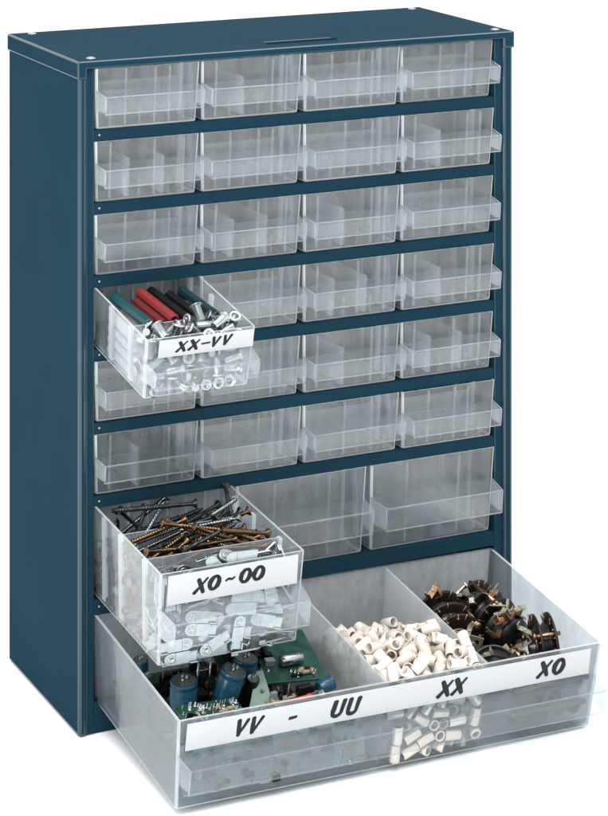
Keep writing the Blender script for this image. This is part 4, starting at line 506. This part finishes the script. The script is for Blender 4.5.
scatter([screw_mesh('wood_screw', 55, 1.6, 3.2, M['blackscrew'], 14), screw_mesh('wood_screw', 55, 1.55, 3.2, M['greyscrew'], 6)], MDX, DARK,
    ['long black wood screw in the rear compartment of the screw drawer', 'long grey wood screw among black ones at the rear of the screw drawer'], 'screw',
    ['long black screws', 'long grey screws'], lambda i: 1 if i % 3 == 1 else 0)

# flat tinned tabs with a hole and a folded end
m = MB()
m.box(-10, 3.2, -3.7, 3.7, -.6, .6)
ring = [(6.3 + 3.7 * math.cos(R(a)), 3.7 * math.sin(R(a))) for a in range(-90, 91, 20)]
out = [(3.25, -3.7), (6.2, -3.7)] + ring[1:-1] + [(6.2, 3.7), (3.25, 3.7)]
def prism(m, poly, z0, z1, mi=0):
    n = len(poly); m.add([(x, y, z0) for x, y in poly] + [(x, y, z1) for x, y in poly],
        [tuple(range(n))[::-1], tuple(range(n, 2 * n))] + [(i, (i + 1) % n, n + (i + 1) % n, n + i) for i in range(n)], mi)
prism(m, out, -.6, .6)
m.box(-10, -5.6, -3.7, -2.8, .62, 2.0); m.box(-10, -5.6, 2.8, 3.7, .62, 2.0)
m.lathe((5.8, 0, .62), (0, 0, 1), [(0, 2.4), (.5, 2.2), (.5, 1.3), (.1, 1.2), (.1, 0)], 14)
scatter([m.build('metal_tab', M['tab'], bevel=.2)], MDX, TABS, 'flat silver tinned metal tab in the front compartment of the screw drawer', 'metal tab', 'flat metal tabs in the screw drawer')

# sleeves lying front to back in the small drawer
def sleeve(mat, x, y0, y1, z, r, x1, label, group=None):
    m = MB(); a = Vector((x, y1, z)); b = Vector((x1, y0, z - .2)); L_ = (b - a).length
    ctr = (a + b) / 2; dr = (b - a).normalized()
    m.lathe(-dr * L_ / 2, dr, [(0, r * .62), (0, r - .3), (.3, r), (L_ - .3, r), (L_, r - .3), (L_, r * .62), (L_ - 3, r * .55), (3, r * .55)], 8, closed=True, smooth=False)
    o = m.build('sleeve', mat); o.matrix_world = SMX @ Matrix.Translation(ctr * S)
    tag(o, label, 'sleeve', group)
for lay in range(4):
    for i in range(8):
        sleeve(M['pale'], 6.6 + i * 7.6, 33, 70 + (i % 3) * 3, 5.2 + lay * 6.7, 3.2, 6.6 + i * 7.6, 'pale grey sleeve lying under the coloured sleeves', 'pale sleeves under the coloured ones')
for mat, xa, xb, ya, zz, lb in (('teal', 10.5, 15.5, 80, 33.0, 'bright teal sleeve, leftmost of the coloured sleeves in the small drawer'),
                                ('darkred', 20.5, 23.5, 70, 32.0, 'darker red sleeve lying left of the bright red one'),
                                ('red', 27.6, 31.6, 80, 33.8, 'bright red sleeve between the dark red and black ones'),
                                ('black', 35.4, 39.6, 82, 33.0, 'black sleeve lying right beside the bright red one'),
                                ('black', 44.2, 48.4, 74, 32.2, 'shorter black sleeve between the black and dark teal ones'),
                                ('darkteal', 54.4, 59.4, 78, 32.4, 'dark teal sleeve, rightmost of the coloured sleeves')):
    sleeve(M[mat], xa, 33.0, ya, zz + .4, 3.3, xb, lb)

# ------------------------------------------------------------------ circuit boards in the left compartment
def board_root(loc, rot, label):
    e = empty('circuit_board'); e.matrix_world = BDX @ Matrix.Translation(Vector(loc) * S) @ Euler([R(a) for a in rot]).to_matrix().to_4x4()
    tag(e, label, 'circuit board'); return e
def capacitor(parent, p, axis, r, l, mat='capblue'):
    m = MB(); m.lathe(p, axis, [(0, r * .9), (.5, r), (l * .86, r), (l * .885, r * .93), (l * .91, r), (l - .6, r), (l, r * .93), (l - .25, r * .86), (l - .3, 0)], 28, mis=[0] * 5 + [0, 0, 1])
    c = m.build('capacitor', [M[mat], M['alu']], parent)
    a = Vector(axis).normalized(); u = a.orthogonal().normalized(); v = a.cross(u); q = Vector(p) + a * (l - .25)
    m = MB()
    for dx, dy, hh in ((-.18, .05, 1.4), (.2, -.1, 1.7), (.3, .25, 1.2)):
        b = q + u * dx * r + v * dy * r; m.rod(b, b + a * hh + u * .5, r * .1, 6); m.rod(b + a * hh + u * .5, b + a * hh * .9 + u * (1.2 + r * .12) + v * .6, r * .085, 6)
    m.build('terminals', M['steel'], c)
    return c
def clutter(parent, x0, x1, y0, y1, z, n, seed, tall=5):
    rr = random.Random(seed); kinds = ('black', 'greychip', 'pcbtan', 'steel', 'brass', 'capblue'); m = MB()
    class Sub:
        def __init__(s, i): s.i = i
        def box(s, *a): m.box(*a, mi=s.i)
        def rod(s, p, q, r, n): m.rod(p, q, r, n, s.i)
        def lathe(s, p, ax, pr, n): m.lathe(p, ax, pr, n, s.i)
    B = {k: Sub(i) for i, k in enumerate(kinds)}
    for i in range(n):
        x, y = rr.uniform(x0, x1), rr.uniform(y0, y1); k = rr.random()
        if k < .26:
            a, b, c = rr.uniform(1.2, 4), rr.uniform(.8, 2.2), rr.uniform(1.0, tall); B['black' if rr.random() < .55 else 'greychip'].box(x - a, x + a, y - b, y + b, z + .03 + i * .002, z + c)
        elif k < .50:
            L_ = rr.uniform(3, 6); an = rr.choice((0, 1)); dx, dy = (L_, 0) if an else (0, L_); r = rr.uniform(.7, 1.3)
            B['pcbtan' if rr.random() < .6 else 'greychip'].rod((x - dx / 2, y - dy / 2, z + r + .6), (x + dx / 2, y + dy / 2, z + r + .6), r, 10)
            B['steel'].rod((x - dx, y - dy, z + r + .6), (x + dx, y + dy, z + r + .6), .28, 6)
        elif k < .6:
            r = rr.uniform(1.1, 2.2); B['capblue' if rr.random() < .5 else 'black'].lathe((x, y, z + .03), (rr.uniform(-.2, .2), rr.uniform(-.3, .1), 1), [(0, r), (r * 2.2, r), (r * 2.4, r * .8), (r * 2.4, 0)], 12)
        elif k < .68:
            p = Vector((x, y, z)); q = p + Vector((rr.uniform(-4, 4), rr.uniform(-4, 4), 0)); h_ = Vector((0, 0, rr.uniform(3, tall + 3)))
            B['brass'].rod(p, p + h_, .3, 6); B['brass'].rod(p + h_, q + h_, .3, 6); B['brass'].rod(q + h_, q, .3, 6)
        else:
            r = rr.uniform(.5, 1.1); B['steel'].lathe((x, y, z + .02), (0, 0, 1), [(0, r * 1.6), (.3, r * 1.3), (.8, r * .5), (rr.uniform(1, 3), r * .35)], 8)
    tag(m.build('small_components', [M[k] for k in kinds], parent), kind='stuff')

b1 = board_root((0, 0, 0), (0, 0, 0), 'large green circuit board carrying the tall blue capacitors')
m = MB(); m.box(6, 104, 9, 120, 18.5, 20.1); m.build('board', M['pcb'], b1, bevel=.2)
capacitor(b1, (26.5, 56, 20.2), (-.05, -.08, 1), 8.2, 28)
capacitor(b1, (48.5, 54, 20.2), (.20, -.17, 1), 7.6, 32.5)
capacitor(b1, (71, 72, 20.2), (.04, -.04, 1), 7.4, 26)
capacitor(b1, (65.5, 57, 20.2), (.1, -.32, 1), 4.0, 25, 'black')
capacitor(b1, (16, 97, 20.2), (-.1, -.1, 1), 4.5, 24)
capacitor(b1, (11, 84, 20.2), (.1, -.1, 1), 3.2, 20)
m = MB(); 
for dx in (0, 8): m.rod((44 + dx, 78, 20), (44 + dx, 78, 45), .45, 8)
m.rod((43, 78, 45), (53, 78, 45), .45, 8); m.rod((43, 78, 39), (53, 78, 39), .45, 8); m.box(46, 50, 79, 83, 20.3, 42)
m.build('wire_frame', M['steel'], b1)
clutter(b1, 10, 100, 14, 116, 20.1, 230, 3, 9)
clutter(b1, 12, 60, 30, 48, 20.1, 40, 8, 3)
rr = MB(); 
rr.box(36, 44, 60, 70, 20.4, 33); rr.box(30, 42, 76, 82, 20.4, 36); rr.box(53, 62, 34, 44, 20.5, 27)
rr.build('coil_blocks', M['black'], b1, bevel=.5)
# lettering-free solder side below
lo = MB()
rr_ = random.Random(21)
for i in range(90):
    x, y = rr_.uniform(10, 100), rr_.uniform(9.4, 40); lo.lathe((x, y, 18.45), (0, 0, -1), [(0, 1.3), (.4, 1.0), (rr_.uniform(1, 4), .35)], 8)
lo.build('solder_pins', M['steel'], b1)

b2 = board_root((103.5, 82, 36), (9, 3, -4), 'dark green circuit board with a silver crystal, leaning at the back right')
m = MB(); m.box(-45, 19.5, -25, 25, -.8, .8); m.build('board', M['pcb'], b2, bevel=.2)
m = MB(); m.lathe((-7.5, -10, 4.4), (1, .1, 0), [(0, 2.6), (.5, 3.4), (14.5, 3.4), (15, 2.8)], 20); m.build('crystal_can', M['steel'], b2)
clutter(b2, -42, -10, -21, 22, .8, 46, 12, 5); clutter(b2, -5, 16, -22, -14, .8, 16, 13, 2)
for i in range(5):
    m = MB(); m.box(-40 + i * 6.2, -37 + i * 6.2, -4, 18, .85, 5.5); m.build('chip', M['black'], b2, bevel=.2)

b3 = board_root((95, 31, 31), (8, 0, 4), 'small tan circuit board with a red resistor and little blue capacitor')
m = MB(); m.box(-22, 22, -12, 12, -.8, .8); m.build('board', M['pcbtan'], b3, bevel=.2)
m = MB(); m.lathe((-14, 1.0, 3.4), (1, .05, 0), [(0, 1.2), (.6, 2.3), (2.5, 2.4), (3.2, 2.0), (15, 2.0), (15.8, 2.4), (17.6, 2.3), (18.2, 1.2)], 16); m.build('resistor', M['resistor'], b3)
capacitor(b3, (10.5, 5, 5.0), (.95, .12, .25), 4.6, 9.5)
capacitor(b3, (7.5, 1, 1), (.05, -.5, 1), 2.4, 7.5, 'black')
clutter(b3, -20, 12, 5.5, 11, .8, 16, 31, 6); clutter(b3, -18, 18, -10, -4, .8, 12, 32, 2)
m = MB(); m.box(-3, 6, 6, 10, .9, 8); m.build('chip', M['black'], b3, bevel=.4)

b4 = board_root((0, 0, 0), (0, 0, 0), 'pale green triangular board standing between the capacitors')
m = MB()
tri = [(58.5, 35.5, 24), (78.0, 31.5, 23), (75.5, 53, 45.5), (71.5, 53.5, 45.8)]
nv = Vector((.05, .72, -.70)).normalized() * 1.5
m.hexa([Vector(p) for p in tri] + [Vector(p) + nv for p in tri]); m.build('board', M['pcbpale'], b4, bevel=.15)
m = MB()
for p, r in (((69, 38.2, 29.6), 1.4), ((64, 38.0, 28.3), 1.0), ((72, 45, 37.2), .9)):
    m.lathe(Vector(p) - nv * .1, -nv, [(0, r * 1.4), (.5, r), (1.6, r * .7), (1.7, 0)], 10)
m.build('solder_joints', M['steel'], b4)
m = MB(); m.lathe(Vector((73.4, 35, 27.3)) - nv * .05, -nv, [(0, 2.2), (2.5, 2.2), (3, 1.6), (3, 0)], 14); m.build('trimmer', M['black'], b4)

b5 = board_root((34, 29, 37), (6, 4, 3), 'small green board with bright solder joints at the front left corner')
m = MB(); m.box(-20, 20, -15, 13, -.8, .8); m.build('board', M['pcb'], b5, bevel=.2)
sl = MB(); rr_ = random.Random(5)
for i in range(46):
    x, y = rr_.uniform(-18, 18), rr_.uniform(-13, 11); r = rr_.uniform(.4, 1.0)
    sl.lathe((x, y, .82), (0, 0, 1), [(0, r * 1.5), (.3, r * 1.2), (.8, r * .5), (rr_.uniform(1, 3.4), r * .35)], 8)
for x, y in ((-6, 6), (3, -2), (9, 5)):
    sl.lathe((x, y, .82), (0, 0, 1), [(0, 2.2), (.5, 2.1), (.5, 1.1), (0, 1.0)], 14)
sl.build('solder_joints', M['steel'], b5)
clutter(b5, -16, 16, -11, 9, .8, 18, 61, 3)
b6 = board_root((66, 11.5, 14.5), (66, 0, 0), 'pale board standing on edge just behind the lower front wall')
m = MB(); m.box(-58, 58, -12, 15, -.8, .8); m.build('board', M['paleboard'], b6, bevel=.2)
rr_ = random.Random(77)
for i in range(9):
    x = -52 + i * 12.5 + rr_.uniform(-3, 3); k = i % 3
    if k == 0: capacitor(b6, (x, rr_.uniform(-6, 8), .85), (0, 0, 1), rr_.uniform(2.5, 4), rr_.uniform(4, 6.5))
    elif k == 1:
        m = MB(); y = rr_.uniform(-4, 6); m.box(x - 4, x + 4, y - 6, y + 6, .85, 3.6); m.build('chip', M['black'], b6, bevel=.2)
    else:
        m = MB(); y = rr_.uniform(-4, 8); m.lathe((x - 4, y, 2.6), (1, .2, 0), [(0, 1), (.5, 1.7), (8, 1.7), (8.5, 1)], 12); m.build('resistor', M['resistor' if i % 2 else 'pcbtan'], b6)
clutter(b6, -56, 56, -12, 13, .8, 90, 78, 3)

# ------------------------------------------------------------------ rotary switches in the right compartment
def rotary(loc, rot, n, gap, r, label, knob=False, plate=False):
    e = empty('rotary_switch'); e.matrix_world = BDX @ Matrix.Translation(Vector(loc) * S) @ Euler([R(a) for a in rot]).to_matrix().to_4x4()
    tag(e, label, 'rotary switch')
    rr = random.Random(label); L_ = (n - 1) * gap
    m = MB(); m.lathe((0, 2.1, 0), (0, 1, 0), [(0, 0), (0, r * .62)] + [q for i in range(1, n * 3) for q in ((L_ * i / (n * 3) - .6, r * .62), (L_ * i / (n * 3), r * (.70 if i % 2 else .66)), (L_ * i / (n * 3) + .6, r * .62))] + [(L_ - .2, r * .62), (L_ - .2, 0)], 22)
    m.build('winding_core', M['blackgreen'], e)
    for i in range(n):
        m = MB(); y = i * gap
        m.lathe((0, y, 0), (0, 1, 0), [(0, 0), (0, r * .93), (.4, r), (1.6, r), (2.0, r * .95), (2.0, 0)], 34)
        wf = m.build('wafer', M['wafer'], e)
        m = MB()
        for k in range(16):
            a = 2 * math.pi * (k + rr.random() * .4) / 16; c, s_ = math.cos(a), math.sin(a); q = 1.0 + rr.random() * .05
            if rr.random() < .3: continue
            m.rod((c * r * .66, y - .45, s_ * r * .66), (c * r * q, y - .45, s_ * r * q), .42, 6)
            if rr.random() < .5: m.lathe((c * r * .84, y - .1, s_ * r * .84), (0, -1, 0), [(0, 1.2), (.7, 1.0), (1.0, 0)], 8)
        m.lathe((0, y - .05, 0), (0, -1, 0), [(0, r * .5), (.8, r * .5), (.8, r * .36), (0.1, r * .36)], 20)
        m.build('contact_lugs', M['darkbrass'], wf)
    for a in (62, 200, 318):
        c, s_ = math.cos(R(a)) * r * .9, math.sin(R(a)) * r * .9
        m = MB(); m.rod((c, -2.5, s_), (c, L_ + 4, s_), 1.35, 10); m.lathe((c, -2.5, s_), (0, -1, 0), [(0, 2.3), (1.4, 2.3), (1.4, 0)], 6); m.build('spacer_rod', M['brass'], e)
    m = MB(); m.rod((0, -4, 0), (0, L_ + 5, 0), 2.6, 12); m.build('shaft', M['steel'], e)
    if plate:
        m = MB(); m.box(-9, 13, -7.5, -6.2, -12, 9); m.lathe((7, -7.55, 3), (0, -1, 0), [(0, 2.6), (.6, 2.2), (.6, 0)], 12); m.build('end_plate', M['plate'], e, bevel=.3)
        m = MB(); m.lathe((8.5, -7.6, 5.5), (0, -1, 0), [(0, 1.7), (.15, 1.6), (.15, 0)], 12); m.build('plate_hole_shade', M['black'], e)  # black disc paints the dark of a hole on the plate
        m = MB(); m.lathe((0, -7.6, -1), (0, -1, 0), [(0, 2.4), (.15, 2.3), (.15, 0)], 12); m.build('plate_hole_shade', M['black'], e)  # second black disc, likewise painting a hole's darkness
    if knob:
        m = MB(); m.lathe((0, -3.5, 0), (0, -1, 0), [(0, r * .78), (2.5, r * .82), (3.5, r * .70), (5, r * .70), (6, r * .8), (9, r * .8), (10, r * .66), (12, r * .66), (13, r * .74), (15, r * .7), (17, r * .4), (17.5, 0)], 30); m.build('body_moulding', M['blackgreen'], e)
    return e
rotary((221.2, 78, 28), (3, 20, -6), 3, 15.0, 18.0, 'dark rotary switch with brass rod at the rear left of the right compartment', plate=True)
rotary((253.5, 87, 30), (9, -35, 7), 3, 11.5, 17.4, 'dark rotary switch with black moulded body behind the round knob', knob=True)
rotary((260.5, 48, 31), (6, 14, -103), 2, 9.5, 20.0, 'pair of dark switch wafers standing on edge beside the right wall')
for x, y, rz, z in ((238, 118, 90, 11.2), (238, 98, 84, 11.2), (240, 64, 95, 11.2), (237, 84, 90, 11.2), (247, 16.5, 90, 11.2), (246, 13.5, 91, 28.5)):
    rotary((x + 24, y, z), (0, 30, rz), 5, 11.0, 8.8, 'small dark rotary switch lying low under or in front of the larger switches')['group'] = 'small switches under the larger ones'
m = MB(); m.box(-4.5, 4.5, -2.2, 2.2, -.35, .35); m.box(-4.5, -3.8, -2.2, 2.2, .36, 5.5); m.lathe((1.8, 0, .36), (0, 0, 1), [(0, 1.9), (.5, 1.7), (.5, .9), (.05, .8), (.05, 0)], 12); m.rod((4.3, 1.2, .2), (8.5, 1.6, .4), .5, 6)
bk = [m.build('metal_bracket', M['brass'], bevel=.1), None]
m = MB(); m.box(-6, 6, -1.6, 1.6, -.35, .35); m.box(5.3, 6, -1.6, 1.6, .36, 4); m.lathe((-3.5, 0, .36), (0, 0, 1), [(0, 1.3), (.8, 1.2), (.8, 0)], 10); m.lathe((1, 0, .36), (0, 0, 1), [(0, 1.3), (.8, 1.2), (.8, 0)], 10)
bk[1] = m.build('metal_bracket', M['plate'], bevel=.1)
rr_ = random.Random(9); rows = []
for i in range(30):
    x, y = rr_.uniform(206, 272), rr_.uniform(30, 112)
    z = 28 + 18 * min(1, max(0, (y - 30) / 40)) - (6 if x > 262 else 0) + rr_.uniform(-5, 2)
    rows.append((x, y, z, rr_.uniform(-.7, .7), rr_.uniform(-.7, .7), rr_.uniform(0, 6.28)))
scatter(bk, BDX, rows, ['small tarnished brass bracket caught among the dark rotary switches', 'small dull yellowish metal strip caught among the dark rotary switches'], 'bracket', ['brass brackets in the bottom drawer', 'dull metal strips in the bottom drawer'], lambda i: i % 2)
e = empty('control_knob'); e.matrix_world = BDX @ Matrix.Translation(Vector((228, 44, 20)) * S) @ Euler((R(-42), 0, R(-8))).to_matrix().to_4x4()
tag(e, 'round black control knob with shiny rim at the front of the right compartment', 'knob')
m = MB(); m.lathe((0, 0, 0), (0, -1, 0), [(0, 0), (0, 15.5), (3, 17), (6, 17), (7.4, 16.4), (6.4, 15.2), (5.2, 12), (7, 10), (10, 7.5), (11.5, 4), (11.7, 0)], 40); m.build('knob_body', M['blackgreen'], e)
m = MB(); m.lathe((0, -7.3, 0), (0, -1, 0), [(0, 16.5), (.7, 16.6), (.9, 16.1), (.7, 15.5), (0, 15.5)], 40, closed=True); m.build('rim_ring', M['rimgrey'], e)
